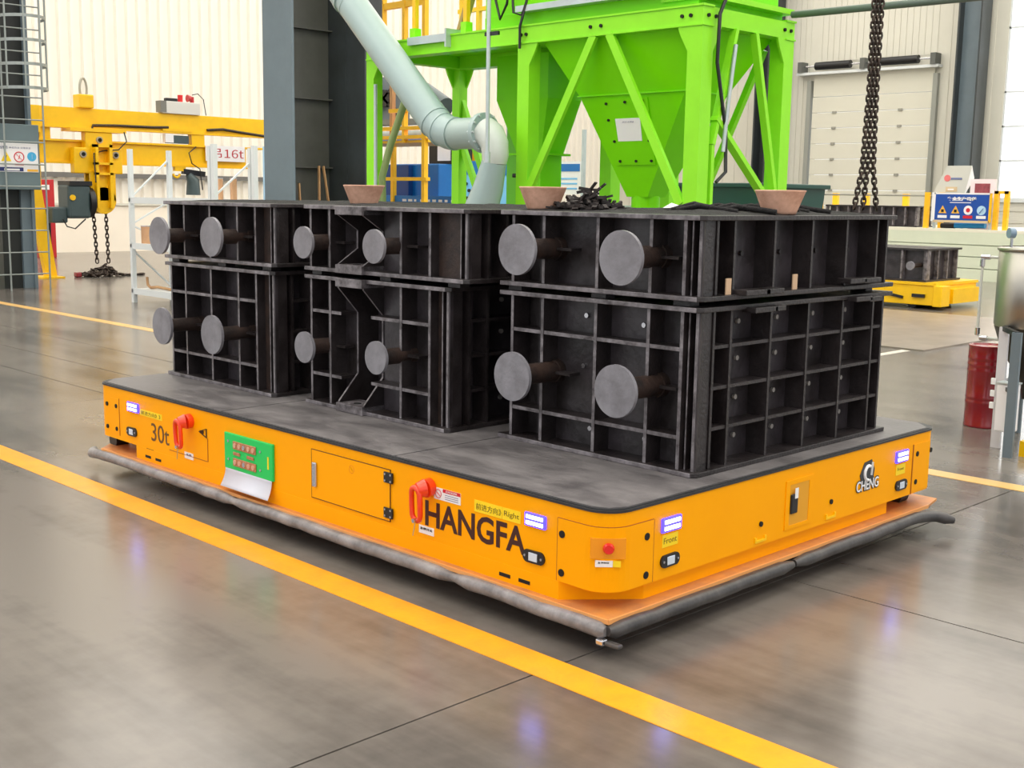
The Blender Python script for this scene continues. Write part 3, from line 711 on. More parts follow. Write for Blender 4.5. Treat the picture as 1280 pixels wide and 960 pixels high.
# hanging chains above the right mould
def chain(pts, L, W, r, m=CHAIN, mb=None):
    mb = mb or MB(); acc = 0; k = 0
    P = [Vector(p) for p in pts]
    for a, b in zip(P, P[1:]):
        d = (b-a); n = max(1, int(round(d.length/(L-2.2*r)))); d.normalize(); st = (b-a).length/n
        u = Vector((0, 0, 1)).cross(d) if abs(d.z) < .95 else Vector((1, -1, 0)).normalized()
        u = (u-d*u.dot(d)).normalized(); v = d.cross(u)
        for i in range(n):
            mb.link(a+d*(i+.5)*st, d, u if k % 2 else v, L, W, r, 5, 10); k += 1
    return mb
hx, hy = -.225, 2.05
for i, (dx, nm, ex) in enumerate(((-.017, 'left strand of the hanging chain, ending on the left of the mould corner', -.040), (-.003, 'middle strand of the hanging chain above the right mould', -.012), (.012, 'right strand of the hanging chain, spreading right above the mould corner', .034))):
    chain([(hx+dx, hy+dx, 6.2), (hx+dx*.8, hy+dx*.8, 2.1), (hx+dx*1.2, hy+dx*1.2, 1.75), (hx+ex, hy+ex, ZU1+.028)], .034, .021, .0048).build('hanging_chain', CHAIN, None, label=nm, cat='chain', group='chains hanging above the right mould')

# ================================================================== HOPPER
FR = (-4.79, -2.87, 4.3, 5.53)   # x0,x1,y0,y1 of right bay
hp = thing('steel_gantry', (-4.8, 4.9, 0), 'lime green steel frame carrying the hoppers behind the moulds', 'frame')
def angle_post(x, y, w, sx, sy):
    """square post with a gusset cap"""
    B(min(x, x+sx*w), max(x, x+sx*w), min(y, y+sy*w), max(y, y+sy*w), 0, 2.87).build('post', GREEND, hp)
    P = [(x+sx*w, 2.87), (x+sx*(w+.10), 2.87), (x+sx*(w+.07), 2.80), (x+sx*w, 2.68)]
    MB().prism([(a, y, z) for a, z in P], (0, sy*.02, 0)).build('gusset', GREEND, hp)
    P = [(y+sy*w, 2.87), (y+sy*(w+.10), 2.87), (y+sy*(w+.07), 2.80), (y+sy*w, 2.68)]
    MB().prism([(x, a, z) for a, z in P], (sx*.02, 0, 0)).build('gusset', GREEND, hp)
PW = .135
for x, sx in ((-2.87, -1), (-4.79, 1), (-6.86, 1)):
    for y, sy in ((4.3, 1), (5.53, -1)): angle_post(x, y, PW if x != -6.86 else .11, sx, sy)
for y0, y1 in ((4.3, 4.42), (5.41, 5.53)):
    B(-6.86, -2.87, y0, y1, 2.87, 3.0).build('beam', GREEND, hp)
    B(-6.86, -2.86, y0-.01, y1+.01, 3.0, 3.015).build('beam_flange', GREEND, hp); B(-6.86, -2.86, y0-.01, y1+.01, 2.86, 2.872).build('beam_flange', GREEND, hp)
for x0 in (-2.99, -4.79, -6.86):
    B(x0, x0+.12, 4.42, 5.41, 2.87, 3.0).build('beam', GREEND, hp)
B(-6.84, -4.9, 4.42, 5.41, 2.985, 3.0).build('platform_plate', GREEN, hp)
mb = MB()
for x in (-4.75, -4.69, -3.97, -3.86, -3.06, -2.98):
    mb.cyl((x, 4.286, 2.935), (x, 4.30, 2.935), .014, n=10)
for y in (4.36, 4.45, 5.38, 5.47): mb.cyl((-2.87, y, 2.935), (-2.856, y, 2.935), .014, n=10)
mb.build('bolt_heads', DARK, hp, kind='stuff')
def brace(p, q, w=.05, h=.06): MB().bar(p, q, w, h, up=(0, 0, 1)).build('brace', GREEND, hp)
brace((-3.94, 4.31, 2.87), (-4.66, 4.31, 1.62), .035, .07); brace((-3.78, 4.31, 2.87), (-3.02, 4.31, 1.55), .035, .07)
brace((-2.88, 4.72, 2.87), (-2.88, 4.47, 2.0), .06, .035); brace((-2.88, 4.47, 2.0), (-2.88, 4.47, 1.2), .05, .035)
brace((-2.88, 4.98, 2.87), (-2.88, 5.36, 1.6), .06, .04); brace((-2.88, 4.5, 2.2), (-2.88, 5.3, 1.55), .07, .04)
brace((-4.7, 5.45, 2.8), (-4.05, 5.45, 1.4), .05, .05); brace((-3.1, 5.45, 2.8), (-3.75, 5.45, 1.4), .05, .05)
brace((-6.80, 5.47, 2.2), (-6.3, 5.47, 1.2), .05, .06); brace((-7.4+.5, 5.48, 2.8), (-6.2, 5.48, 1.3), .05, .07)
B(-4.12, -3.98, 5.40, 5.53, 0, 2.87).build('post', GREEND, hp)
B(-6.02, -5.88, 5.40, 5.53, 0, 2.87).build('post', mat('shaded_green_paint', (100, 190, 20), .35), hp)  # back-row post: the frame's green darkened, shade put into the colour
# toe board and rails on the frame platform
B(-6.2, -5.66, 4.26, 4.29, 2.95, 3.02).build('toe_board', GALV, hp)
B(-5.66, -5.64, 4.24, 4.42, 2.90, 3.06).build('toe_board', GALV, hp)
# hoppers
def frustum(mb, a, b, z0, z1):
    (x0, x1, y0, y1), (u0, u1, v0, v1) = a, b
    vs = [(x0, y0, z0), (x1, y0, z0), (x1, y1, z0), (x0, y1, z0), (u0, v0, z1), (u1, v0, z1), (u1, v1, z1), (u0, v1, z1)]
    return mb.add(vs, [(0, 3, 2, 1), (4, 5, 6, 7), (0, 1, 5, 4), (1, 2, 6, 5), (2, 3, 7, 6), (3, 0, 4, 7)])
h1 = thing('hopper', (-3.75, 4.9, 1.45), 'large lime green hopper narrowing to its outlet above the right mould', 'hopper', 'green hoppers')
mb = MB(); frustum(mb, (-4.27, -3.175, 4.52, 5.08), (-4.55, -2.995, 4.36, 5.40), 2.42, 2.87); mb.build('upper_cone', GREEN, h1)
mb = MB(); frustum(mb, (-3.92, -3.70, 4.75, 4.98), (-4.27, -3.175, 4.52, 5.08), 1.60, 2.42); mb.build('lower_cone', GREEN, h1)
MB().box(-4.285, -3.16, 4.505, 5.095, 2.414, 2.426).build('seam_flange', GREEN, h1)
MB().cyl((-3.81, 4.865, 1.47), (-3.81, 4.865, 1.61), .12).build('outlet_collar', GREEN, h1)
MB().cyl((-3.81, 4.865, 1.2), (-3.81, 4.865, 1.49), .11).build('outlet_sleeve', WHITE, h1)
# hatch on the sloping lower front
def onslope(x, z, off=0.0):   # front face of lower cone
    t = (z-1.60)/.82; return (x, 4.75-.23*t-off, z)
P = [onslope(-4.04, 2.385, .012), onslope(-3.55, 2.385, .012), onslope(-3.56, 1.86, .012), onslope(-3.96, 1.86, .012)]
ht = MB().prism(P, (0, .02, 0)).build('hatch_plate', GREEN, h1)
MB().prism([onslope(-3.91, 2.23, .016), onslope(-3.65, 2.23, .016), onslope(-3.66, 2.05, .016), onslope(-3.91, 2.05, .016)], (0, .004, 0)).build('name_plate', WHITE, ht)
text('ZNZJ', 'lettering', mat('grey_print', (120, 120, 150), .6), ht, Vector(onslope(-3.78, 2.20, .021)), FY, .12, .012)
mb = MB()
for x, z in ((-3.98, 2.35), (-3.78, 2.355), (-3.60, 2.36), (-3.98, 2.22), (-3.585, 2.22), (-3.95, 2.05), (-3.585, 2.05), (-3.92, 1.89), (-3.75, 1.89), (-3.59, 1.89)):
    p = Vector(onslope(x, z, .014)); mb.cyl(p, p+Vector((0, -.012, 0)), .011, n=8)
mb.build('bolt_heads', DARK, ht, kind='stuff')
h2 = thing('hopper', (-5.4, 5.25, 1.45), 'smaller lime green hopper left of the large one, behind the green post', 'hopper', 'green hoppers')
mb = MB().box(-5.66, -5.0, 4.9, 5.35, 2.47, 2.87); mb.build('upper_box', GREEN, h2)
mb = MB(); frustum(mb, (-5.43, -5.12, 4.95, 5.25), (-5.66, -5.0, 4.9, 5.35), 1.98, 2.47); mb.build('lower_cone', GREEN, h2)
MB().box(-5.49, -5.07, 4.9, 5.30, 1.965, 1.985).build('seam_flange', GREEN, h2)
MB().box(-5.42, -5.13, 4.96, 5.24, 1.2, 1.97).build('outlet_box', GREEN, h2)
MB().cyl((-5.46, 4.93, 1.78), (-5.42, 4.95, 1.78), .02).build('drain_plug', BLACK, h2)
hs = thing('hopper_housing', (-4.1, 4.95, 3.0), 'tall lime green housing above the hoppers, cut by the top of the photo', 'housing')
B(-5.30, -2.98, 4.40, 5.45, 3.12, 5.2).build('housing_box', GREEN, hs, bevel=.01)
B(-5.26, -2.96, 4.36, 5.48, 3.015, 3.12).build('base_skirt', GREEN, hs)
B(-4.80, -3.05, 4.27, 4.40, 3.12, 3.17).build('ledge', GALV, hs)
B(-3.3, -2.86, 4.34, 5.5, 3.06, 3.10).build('ledge', GREEND, hs)
for (x, y) in ((-4.0, 4.39), (-3.4, 4.39)): B(x-.015, x+.015, y-.02, y+.01, 3.18, 5.2).build('stiffener', GREEN, hs)
# cables on frame
MB().tube([(-5.0, 4.30, 3.6), (-5.05, 4.28, 3.25), (-4.98, 4.27, 3.08), (-4.9, 4.27, 3.2), (-4.86, 4.27, 3.5), (-4.82, 4.27, 3.12), (-4.72, 4.27, 3.09), (-4.66, 4.27, 3.22), (-4.8+.06, 4.27, 3.0), (-4.74, 4.27, 2.82)], .012, 6).build('power_cable', BLACK, None, label='looped black cable hanging on the green frame left of the hopper', cat='cable')
MB().tube([(-2.85, 4.60, 3.4), (-2.84, 4.55, 3.1), (-2.83, 4.45, 2.95), (-2.83, 4.44, 2.6), (-2.84, 4.6, 2.1), (-2.84, 4.62, 1.8), (-2.84, 4.50, 1.72)], .014, 6).build('power_cable', BLACK, None, label='black cable running down the right side of the green frame', cat='cable')
MB().tube([(-2.83, 4.67, 2.75), (-2.83, 4.6, 2.3), (-2.83, 4.56, 1.95)], .016, 6).build('air_pipe', GALV, None, label='short grey air pipe with valve on the right side of the frame', cat='pipe')

# grey duct with elbow and cone
dt = thing('exhaust_duct', (-5.0, 4.05, 0), 'thick pale grey duct slanting down to a flanged elbow before the green frame', 'duct')
yD = 4.08; R_ = .145
top = Vector((-7.35, yD, 3.88)); e0 = Vector((-5.60, yD, 2.235)); e1 = Vector((-5.32, yD, 2.12))
j1 = top.lerp(e0, .28)
MB().cyl(top, j1, R_*1.06, n=32).build('duct_section', DUCT, dt)
MB().cyl(j1, e0, R_, n=32).build('duct_section', DUCT, dt)
MB().cyl(j1-(e0-top).normalized()*.02, j1+(e0-top).normalized()*.03, R_*1.10, n=32).build('duct_band', DUCT, dt)
MB().cyl(j1+(e0-top).normalized()*.10, j1+(e0-top).normalized()*.115, R_*1.03, n=32).build('duct_band', DUCT, dt)
elb = [e0, Vector((-5.50, yD, 2.165)), Vector((-5.40, yD, 2.13)), e1]
MB().tube(elb, R_, 28).build('duct_elbow', DUCT, dt)
for k in (0, 1): MB().cyl(elb[k]+(elb[k]-elb[k+1])*.1, elb[k]+(elb[k+1]-elb[k])*.12, R_*1.05, n=28).build('duct_band', DUCT, dt)
MB().cyl(e1, (-4.97, yD, 2.12), R_*.92, n=28).build('duct_section', mat('duct_straight_grey', (160, 178, 172), .35), dt)  # straight section, nearly the duct's own grey, slightly greener
fl_ = MB().cyl((-4.985, yD, 2.12), (-4.94, yD, 2.12), R_*1.18, n=28).build('duct_flange', DUCT, dt)
mb = MB()
for i in range(12):
    a = 2*PI*i/12; mb.cyl((-5.0, yD+.158*math.cos(a), 2.12+.158*math.sin(a)), (-4.925, yD+.158*math.cos(a), 2.12+.158*math.sin(a)), .011, n=6)
mb.build('bolt_heads', GALV, fl_, kind='stuff')
MB().tube([(-4.95, yD, 2.12), (-4.88, yD, 2.09), (-4.83, yD, 2.02), (-4.82, yD, 1.93), (-4.83, yD, 1.87)], [.135, .13, .12, .115, .105], 24).build('hose_elbow', PLASTIC, dt)
MB().tube([(-4.83, yD, 1.88), (-4.90, yD, 1.66), (-5.0, yD, 1.45), (-5.05, yD, 1.1)], [.105, .13, .15, .16], 28).build('outlet_cone', DUCT, dt)
# thin vertical conduits
t1 = thing('vertical_pipe', (-4.69, 3.86, 0), 'thin grey vertical pipe passing in front of the duct flange', 'pipe')
MB().cyl((-4.69, 3.86, 1.93), (-4.69, 3.86, 6), .017, n=12).build('pipe_run', GALV, t1); MB().cyl((-4.69, 3.86, 1.86), (-4.69, 3.86, 1.95), .026, n=12).build('pipe_cap', GALV, t1)
B(-4.74, -4.58, 3.86, 3.88, 2.88, 2.91).build('pipe_clip', BLACK, t1)
MB().cyl((-6.62, 4.22, 0), (-6.62, 4.22, 2.62), .017, n=12).build('vertical_pipe', GALV, None, label='thin pale pipe standing just right of the leftmost green post', cat='pipe')
MB().tube([(-6.6, 4.3, 1.2), (-6.62, 4.3, 1.75), (-6.52, 4.32, 2.05), (-6.33, 4.34, 2.45), (-6.28, 4.34, 2.6)], .035, 8).build('hose', mat('olive_hose', (140, 158, 100), .5), None, label='olive green hose curving up behind the pale grey duct', cat='hose')
# long pole from the frame to the right
MB().cyl((-2.86, 5.47, 3.06), (2.4, 5.47, 3.01), .028, n=12).build('support_pole', mat('olive_grey_paint', (92, 104, 96), .4), None, label='long grey horizontal pole running right from the top of the green frame', cat='pole')

# ================================================================== LEFT BACKGROUND
# dark column with ladder cage
cl = thing('steel_column', (-16.75, 4.6, 0), 'dark column at the left edge with a caged ladder and safety board', 'column', 'steel building columns')
B(-17.0, -16.95, 4.0, 5.12, 0, 11.3).build('web', DARKCOL, cl)
B(-16.95, -16.45, 5.08, 5.13, 0, 11.3).build('flange', GREYCOL, cl); B(-16.95, -16.45, 4.0, 4.05, 0, 11.3).build('flange', GREYCOL, cl)
B(-16.62, -16.56, 4.05, 5.08, 0, 11.3).build('web', mat('near_black_web', (34, 36, 34), .4, var=.2, vscale=1.2), cl)  # near-black web: the dark of the open recess put into its colour
B(-16.56, -16.50, 4.93, 5.09, 0, 1.56).build('flange', GREYCOL, cl); B(-16.56, -16.52, 4.1, 4.62, 0, 1.5).build('flange', WEBCOL, cl)
gb = B(-16.9, -16.2, 4.0, 5.135, 1.56, 2.56).build('guard_box', mat('slate_paint', (104, 120, 124), .4), cl, bevel=.01)
sb = B(-16.2, -16.185, 4.35, 5.10, 1.83, 2.27).build('safety_board', WHITE, None, label='white safety sign board with warning symbols on the left column', cat='sign')
X = -16.183
text('安全警示', 'lettering', mat('navy_print', (40, 50, 110), .5), sb, (X, 4.55, 2.20), FX, .16, .05, cjk=True)
text('高处作业 注意安全', 'lettering', mat('grey_print', (120, 120, 150), .6), sb, (X, 4.82, 2.20), FX, .34, .03, cjk=True)
MB().prism([(X-.001, 4.52, 1.99), (X-.001, 4.68, 1.99), (X-.001, 4.60, 2.14)], (.003, 0, 0)).build('warning_triangle', YLAB, sb)
MB().bar((X+.003, 4.585, 2.03), (X+.003, 4.61, 2.08), .02, .003).build('warning_mark', BLACK, sb)
MB().tube([(X, 4.80+.075*math.cos(2*PI*i/16), 2.06+.075*math.sin(2*PI*i/16)) for i in range(16)], .008, 5, True).build('ban_ring', REDP, sb)
MB().bar((X, 4.75, 2.11), (X, 4.85, 2.01), .012, .004).bar((X, 4.79, 2.03), (X, 4.81, 2.09), .03, .004).build('ban_mark', REDP, sb)
MB().cyl((X-.001, 5.0, 2.07), (X+.002, 5.0, 2.07), .072, n=24).build('blue_disc', mat('cyan_print', (70, 170, 215), .5), sb)
MB().bar((X+.003, 5.0, 2.03), (X+.003, 5.0, 2.11), .03, .003).build('disc_mark', LBLUE, sb)
B(X-.001, X+.002, 4.55, 4.68, 1.945, 1.955).build('fine_print', BLACK, sb); B(X-.001, X+.002, 4.73, 4.87, 1.935, 1.955).build('fine_print', REDP, sb); B(X-.001, X+.002, 4.94, 5.07, 1.94, 1.955).build('fine_print', LBLUE, sb)
B(X-.001, X+.002, 4.38, 4.86, 1.84, 1.90).build('board_strip', mat('navy_print', (40, 50, 110), .5), sb); B(X+.002, X+.003, 4.56, 4.80, 1.85, 1.88).build('board_strip', WHITE, sb); B(X-.001, X+.002, 4.92, 5.09, 1.84, 1.875).build('board_strip', mat('amber_print', (240, 180, 60), .5), sb)
lc = thing('caged_ladder', (-16.0, 4.85, 0), 'grey caged ladder on the dark column at the left edge', 'ladder')
LG = mat('ladder_grey', (150, 156, 152), .35, metal=.4)
for y in (4.56, 5.18): MB().cyl((-16.12, y, 0), (-16.12, y, 6.0), .015, n=8).build('ladder_rail', LG, lc)
z = .25
while z < 6:
    MB().cyl((-16.12, 4.2, z), (-16.12, 5.18, z), .011, n=8).build('rung', LG, lc); z += .34
for z in (3.06, 3.41, 3.76, 4.11, 4.46, 4.81, 5.16, 5.51):
    mb = MB(); n = 14; P = []
    for i in range(n+1):
        a = -PI/2+PI*i/n; P.append((-16.12+.52*math.cos(a), 4.85+.36*math.sin(a)))
    vs = [(x, y, zz) for zz in (z, z+.045) for x, y in P]
    mb.add(vs, [(i, i+1, n+2+i, n+1+i) for i in range(n)]); o = mb.build('cage_hoop', LG, lc); o.modifiers.new('s', 'SOLIDIFY').thickness = .008
for a in (-60, -20, 20, 60):
    a = math.radians(a); x, y = -16.12+.515*math.cos(a), 4.85+.355*math.sin(a); B(x-.012, x+.004, y-.012, y+.012, 3.06, 5.56).build('cage_strip', LG, lc)

# yellow spreader beam
SX = -18.5
sp = thing('spreader_beam', (SX, 8.5, 0), 'long yellow double lifting beam on its stand by the left wall', 'lifting beam')
B(SX-.12, SX+.02, 6.14, 13.6, 2.69, 3.02).build('upper_beam', YELLOW, sp, bevel=.006)
B(SX-.14, SX+.06, 6.14, 13.6, 2.655, 2.69).build('upper_flange', YELLOW, sp)
B(SX-.12, SX+.0, 6.14, 10.35, 2.06, 2.42).build('lower_beam', YELLOW, sp, bevel=.006)
B(SX-.15, SX+.06, 6.12, 11.2, 2.42, 2.455).build('lower_flange', YELLOW, sp); B(SX-.15, SX+.05, 6.12, 10.4, 2.03, 2.06).build('lower_flange', YELLOW, sp)
B(SX-.12, SX+.0, 6.14, 6.35, 2.42, 2.7).build('end_plate', YELLOW, sp); B(SX-.2, SX+.1, 5.98, 6.14, 2.55, 3.02).build('end_block', YELLOW, sp, bevel=.01)
B(SX-.10, SX+.04, 9.12, 9.40, 2.45, 2.70).build('link_block', YELLOW, sp)
B(SX-.3, SX-.15, 12.9, 13.1, 0, 3.0).build('stand_leg', YELLOW, sp)
MB().prism([(SX-.05, 5.88, 1.56), (SX-.05, 6.12, 1.56), (SX-.05, 6.34, .02), (SX-.05, 6.14, .02)], (.12, 0, 0)).build('stand_leg', YELLOW, sp)
B(SX-.25, SX+.25, 6.0, 6.4, 0, .03).build('stand_foot', YELLOW, sp); B(SX-.1, SX+.0, 5.9, 6.15, 1.5, 2.6).build('stand_leg', YELLOW, sp)
rb = B(SX-.16, SX+.1, 6.86, 7.14, 3.02, 3.26).build('lifting_lug', YELLOW, sp, bevel=.02)
MB().tube([(SX-.02, 7.0+.065*math.cos(a), 3.36+.19*math.sin(a)) for a in [PI*2*i/20 for i in range(20)]], .022, 8, True).build('lifting_ring', mat('ring_grey', (176, 172, 156), .35, metal=.5), rb)
MB().tube([(SX+.06, 7.08, 2.60), (SX+.06, 7.12, 2.72), (SX+.06, 7.6, 2.74), (SX+.06, 8.3, 2.745), (SX+.06, 8.62, 2.76)], .026, 8).build('spring_hose', CHAIN, sp)
MB().tube([(SX+.06, 9.45, 2.75), (SX+.06, 9.8, 2.78), (SX+.06, 10.2, 2.74), (SX+.06, 10.9, 2.68)], .026, 8).build('spring_hose', CHAIN, sp)
B(SX+.0, SX+.07, 8.5, 9.12, 2.69, 2.74).build('hose_bracket', YELLOW, sp); B(SX-.05, SX+.06, 8.6, 9.05, 2.47, 2.62).build('drive_unit', MOTOR, sp); B(SX-.03, SX+.07, 8.55, 8.72, 2.48, 2.64).build('drive_cap', WHITE, sp)
ts = B(SX+.062, SX+.075, 9.40, 10.28, 2.16, 2.46).build('load_sign', WHITE, sp); ts['label'] = 'white load sign'
text('吊16t', 'lettering', mat('crimson_print', (190, 40, 50), .5), ts, (SX+.078, 9.88, 2.31), FX, .74, .19, cjk=True)
# trolley
tr = thing('hoist_trolley', (SX, 7.15, .9), 'yellow hoist trolley with dark motor hanging from the lifting beam', 'hoist')
B(SX-.16, SX+.22, 6.62, 7.68, 2.60, 2.66).build('top_plate', YELLOW, tr)
B(SX+.02, SX+.2, 6.90, 7.42, 2.28, 2.60).build('trolley_block', YELLOW, tr, bevel=.02)
B(SX+.02, SX+.2, 6.68, 7.60, 1.86, 2.32).build('trolley_plate', YELLOW, tr, bevel=.02)
for y, z in ((7.16, 2.46), (6.84, 2.20), (7.46, 2.20)):
    q = MB().cyl((SX+.2, y, z), (SX+.23, y, z), .062, n=16).build('pin_boss', mat('boss_grey', (170, 160, 140), .4), tr); MB().cyl((SX+.23, y, z), (SX+.24, y, z), .036, n=14).build('pin', DARK, q)
mb = MB()
mb.box(SX+.2, SX+.34, 7.02, 7.07, 1.25, 2.38).box(SX+.2, SX+.34, 7.28, 7.34, 1.25, 2.38).box(SX+.2, SX+.34, 7.02, 7.34, 2.33, 2.38).box(SX+.2, SX+.34, 7.02, 7.34, 2.02, 2.06).box(SX+.2, SX+.34, 7.02, 7.34, 1.84, 1.88).build('side_frame', YELLOW, tr)
MB().cyl((SX+.18, 7.19, 1.38), (SX+.24, 7.19, 1.38), .24, n=28).cyl((SX-.02, 7.19, 1.38), (SX+.04, 7.19, 1.38), .24, n=28).box(SX-.02, SX+.04, 6.95, 7.43, 1.38, 1.9).box(SX+.18, SX+.24, 6.95, 7.43, 1.38, 1.9).build('sheave_cheek', YELLOW, tr)
MB().cyl((SX+.04, 7.19, 1.38), (SX+.18, 7.19, 1.38), .18, n=24).build('sheave', CHAIN, tr)
MB().cyl((SX+.12, 6.98, 1.35), (SX+.12, 6.88, 1.35), .28, n=24).build('gearbox', BLACK, tr)
B(SX-.12, SX+.34, 6.48, 6.90, 1.06, 1.66).build('motor_housing', MOTOR, tr, bevel=.05); B(SX-.05, SX+.25, 6.22, 6.5, .98, 1.26).build('motor_box', MOTOR, tr, bevel=.03); B(SX-.12, SX+.36, 6.5, 6.92, 1.64, 1.72).build('motor_lid', BLACK, tr)
MB().cyl((SX+.34, 6.55, 1.43), (SX+.37, 6.55, 1.43), .05, n=14).build('oil_plug', YELLOW, tr)
MB().tube([(SX+.3, 6.8, 1.05), (SX+.3, 6.6, .88), (SX+.3, 6.45, .92), (SX+.3, 6.38, 1.05)], .012, 6).build('motor_cable', BLACK, tr)
MB().tube([(SX+.25, 7.62, 2.62), (SX+.26, 7.66, 2.45), (SX+.26, 7.5, 2.3), (SX+.26, 7.2, 2.27), (SX+.3, 7.0, 2.22), (SX+.36, 6.99, 1.7)], .012, 6).build('motor_cable', BLACK, tr)
lc2 = chain([(SX+.11, 7.04, 1.22), (SX+.11, 7.08, .25)], .10, .055, .012); chain([(SX+.11, 7.28, 1.22), (SX+.11, 7.30, .25)], .10, .055, .012, mb=lc2)
rnd = random.Random(3)
for i in range(95):
    a = rnd.uniform(0, 2*PI); d = rnd.random()**.6; z = .02+(1-d)*.22*rnd.random()
    lc2.link((SX+.11+d*.25*math.cos(a), 7.18+d*.36*math.sin(a), z+.01), (rnd.uniform(-1, 1), rnd.uniform(-1, 1), rnd.uniform(-.5, .5)), (rnd.uniform(-1, 1), rnd.uniform(-1, 1), .3), .10, .06, .013, 5, 10)
for i in range(14): lc2.link((SX+.15+rnd.uniform(-.05, .05), 7.5+i*.035, .02), (0, 1, 0), (1, 0, rnd.uniform(-.4, .4)), .10, .06, .013, 5, 10)
lc2.build('hoist_chain', CHAIN, None, label='hoist chain hanging from the yellow trolley, piled on the floor', cat='chain')
B(SX+.02, SX+.16, 6.66, 6.76, 0, .09).build('chain_hook', DRUMRED, None, label='red hook block at the left of the chain pile', cat='hook', bevel=.02)
# electric box on beam
eb = thing('control_box', (SX, 8.9, 3.02), 'pale grey control box with red beacons on the lifting beam', 'box')
B(SX-.1, SX+.08, 8.5, 9.3, 3.02, 3.25).build('box_body', mat('pale_grey_enamel', (216, 214, 206), .4), eb, bevel=.01)
B(SX-.1, SX+.09, 8.46, 8.58, 3.04, 3.25).build('box_socket', mat('mid_grey', (120, 120, 112), .5), eb); B(SX-.05, SX+.05, 8.6, 8.84, 3.25, 3.31).build('box_antenna', BLACK, eb, bevel=.01)
MB().cyl((SX, 8.92, 3.25), (SX, 8.92, 3.38), .05, n=14).build('red_beacon', REDPL, eb)
MB().cyl((SX, 9.17, 3.25), (SX, 9.17, 3.36), .04, n=14).cyl((SX, 9.14, 3.33), (SX, 9.07, 3.33), .05, .07, n=14).build('siren', RED, eb)
MB().tube([(SX, 9.18, 3.40), (SX, 9.3, 3.43), (SX, 9.42, 3.33), (SX, 9.47, 3.03)], .009, 5).build('box_cable', BLACK, eb)
ph = thing('small_hoist', (SX, 9.15, 1.5), 'black pendant unit hanging on a yellow hook under the beam', 'hoist')
B(SX-.04, SX+.04, 8.75, 8.98, 1.95, 2.03).build('hook_base', YELLOW, ph); MB().tube([(SX, 8.80+.07*math.cos(a), 1.90+.07*math.sin(a)) for a in [PI+i*PI/8 for i in range(9)]], .025, 6).build('hook', YELLOW, ph)
MB().bar((SX, 8.93, 1.95), (SX, 9.4, 1.90), .09, .10).build('pendant_head', BLACK, ph)
MB().tube([(SX, 9.05, 1.9), (SX, 9.15, 1.78), (SX, 9.15, 1.5)], [.06, .12, .14], 12).build('pendant_body', MOTOR, ph)
MB().tube([(SX+.06, 9.2, 2.42), (SX+.1, 9.02, 2.3), (SX+.1, 9.08, 2.1), (SX+.1, 9.25, 2.0), (SX+.1, 9.3, 1.6)], .012, 5).build('pendant_cable', BLACK, ph)

# red cabinet by wall
rc = thing('fire_cabinet', (-24.6, 8.95, 0), 'tall red fire cabinet by the left wall behind the yellow leg', 'cabinet')
B(-24.9, -24.6, 8.72, 9.12, 0, 1.78).build('cabinet_body', RED, rc, bevel=.01); B(-24.6, -24.59, 8.72, 9.0, .25, 1.1).build('cabinet_opening', DARK, rc); B(-24.6, -24.58, 8.80, 9.0, 1.55, 1.66).build('cabinet_mark', WHITE, rc)

# white rack
rk = thing('storage_rack', (-13.5, 6.3, 0), 'white steel rack standing left of the blue-grey column', 'rack')
RX, RB, RY, RY2 = -13.3, -11.17, 5.12, 5.72
for x, y in ((RX, RY), (RX, RY2), (RB, RY), (RB, RY2)): B(x-.03, x+.03, y, y+.06, 0, 2.15).build('rack_post', RACK, rk)
B(RB+.05, RB+.12, RY, RY+.06, 0, 2.18).build('rack_post', RACK, rk); B(RB+.05, RB+.12, RY2, RY2+.06, 0, 2.18).build('rack_post', RACK, rk)
for z in (.12, .76, 1.40):
    for y in (RY, RY2): B(RX, RB+.1, y+.01, y+.05, z, z+.085).build('rack_beam', RACK, rk)
    for x in (RX, RB): B(x-.02, x+.02, RY, RY2+.05, z+.02, z+.07).build('rack_beam', RACK, rk)
B(RX, RB, RY+.05, RY2, .80, .82).build('rack_shelf', RACK, rk); B(-11.9, RB, RY+.05, RY2, 1.45, 1.47).build('rack_shelf', RACK, rk)
def rbr(p, q): MB().bar(p, q, .03, .02).build('rack_brace', RACK, rk)
rbr((RX, RY+.05, 1.5), (RX, RY2, 2.0)); rbr((RX, RY+.05, 1.12), (RX, RY2, 1.42)); rbr((RX, RY+.05, 1.08), (RX, RY2, .84)); rbr((RX, RY+.05, .72), (RX, RY2, .22)); rbr((RB, RY+.05, 1.5), (RB, RY2, 1.95))
for (x, y, z, lab) in ((-13.02, 5.22, .822, 'copper coloured can on the middle shelf of the rack'), (-11.70, 5.6, 1.472, 'tall copper tin on the top shelf, left one'), (-11.36, 5.6, 1.472, 'tall copper tin on the top shelf, right one')):
    cn = thing('metal_can', (x, y, z), lab, 'can', 'cans on the white rack')
    h = .26 if z < 1 else .28; r = .075 if z < 1 else .045
    MB().cyl((x, y, z), (x, y, z+h), r, n=20).build('can_body', mat('coppery_tin', (206, 160, 120), .35, metal=.4, var=.1), cn); MB().cyl((x, y, z+h), (x, y, z+h+.012), r*1.05, n=20).build('can_rim', STEEL, cn)
B(RX, RB, RY+.05, RY2, .175, .195).build('rack_shelf', RACK, rk)
MB().tube([(-13.2, 5.3, .36), (-13.18, 5.3, .25), (-13.1, 5.3, .215), (-12.9, 5.3, .235), (-12.6, 5.35, .215)], .02, 6).build('rope', WOOD, None, label='tan rope lying on the lowest beam of the rack', cat='rope')
# pale blue board next to column
B(-13.25, -12.95, 7.30, 7.36, 0, 2.27).build('blue_board', LBLUE, None, label='pale blue board standing at the left of the big column', cat='board')
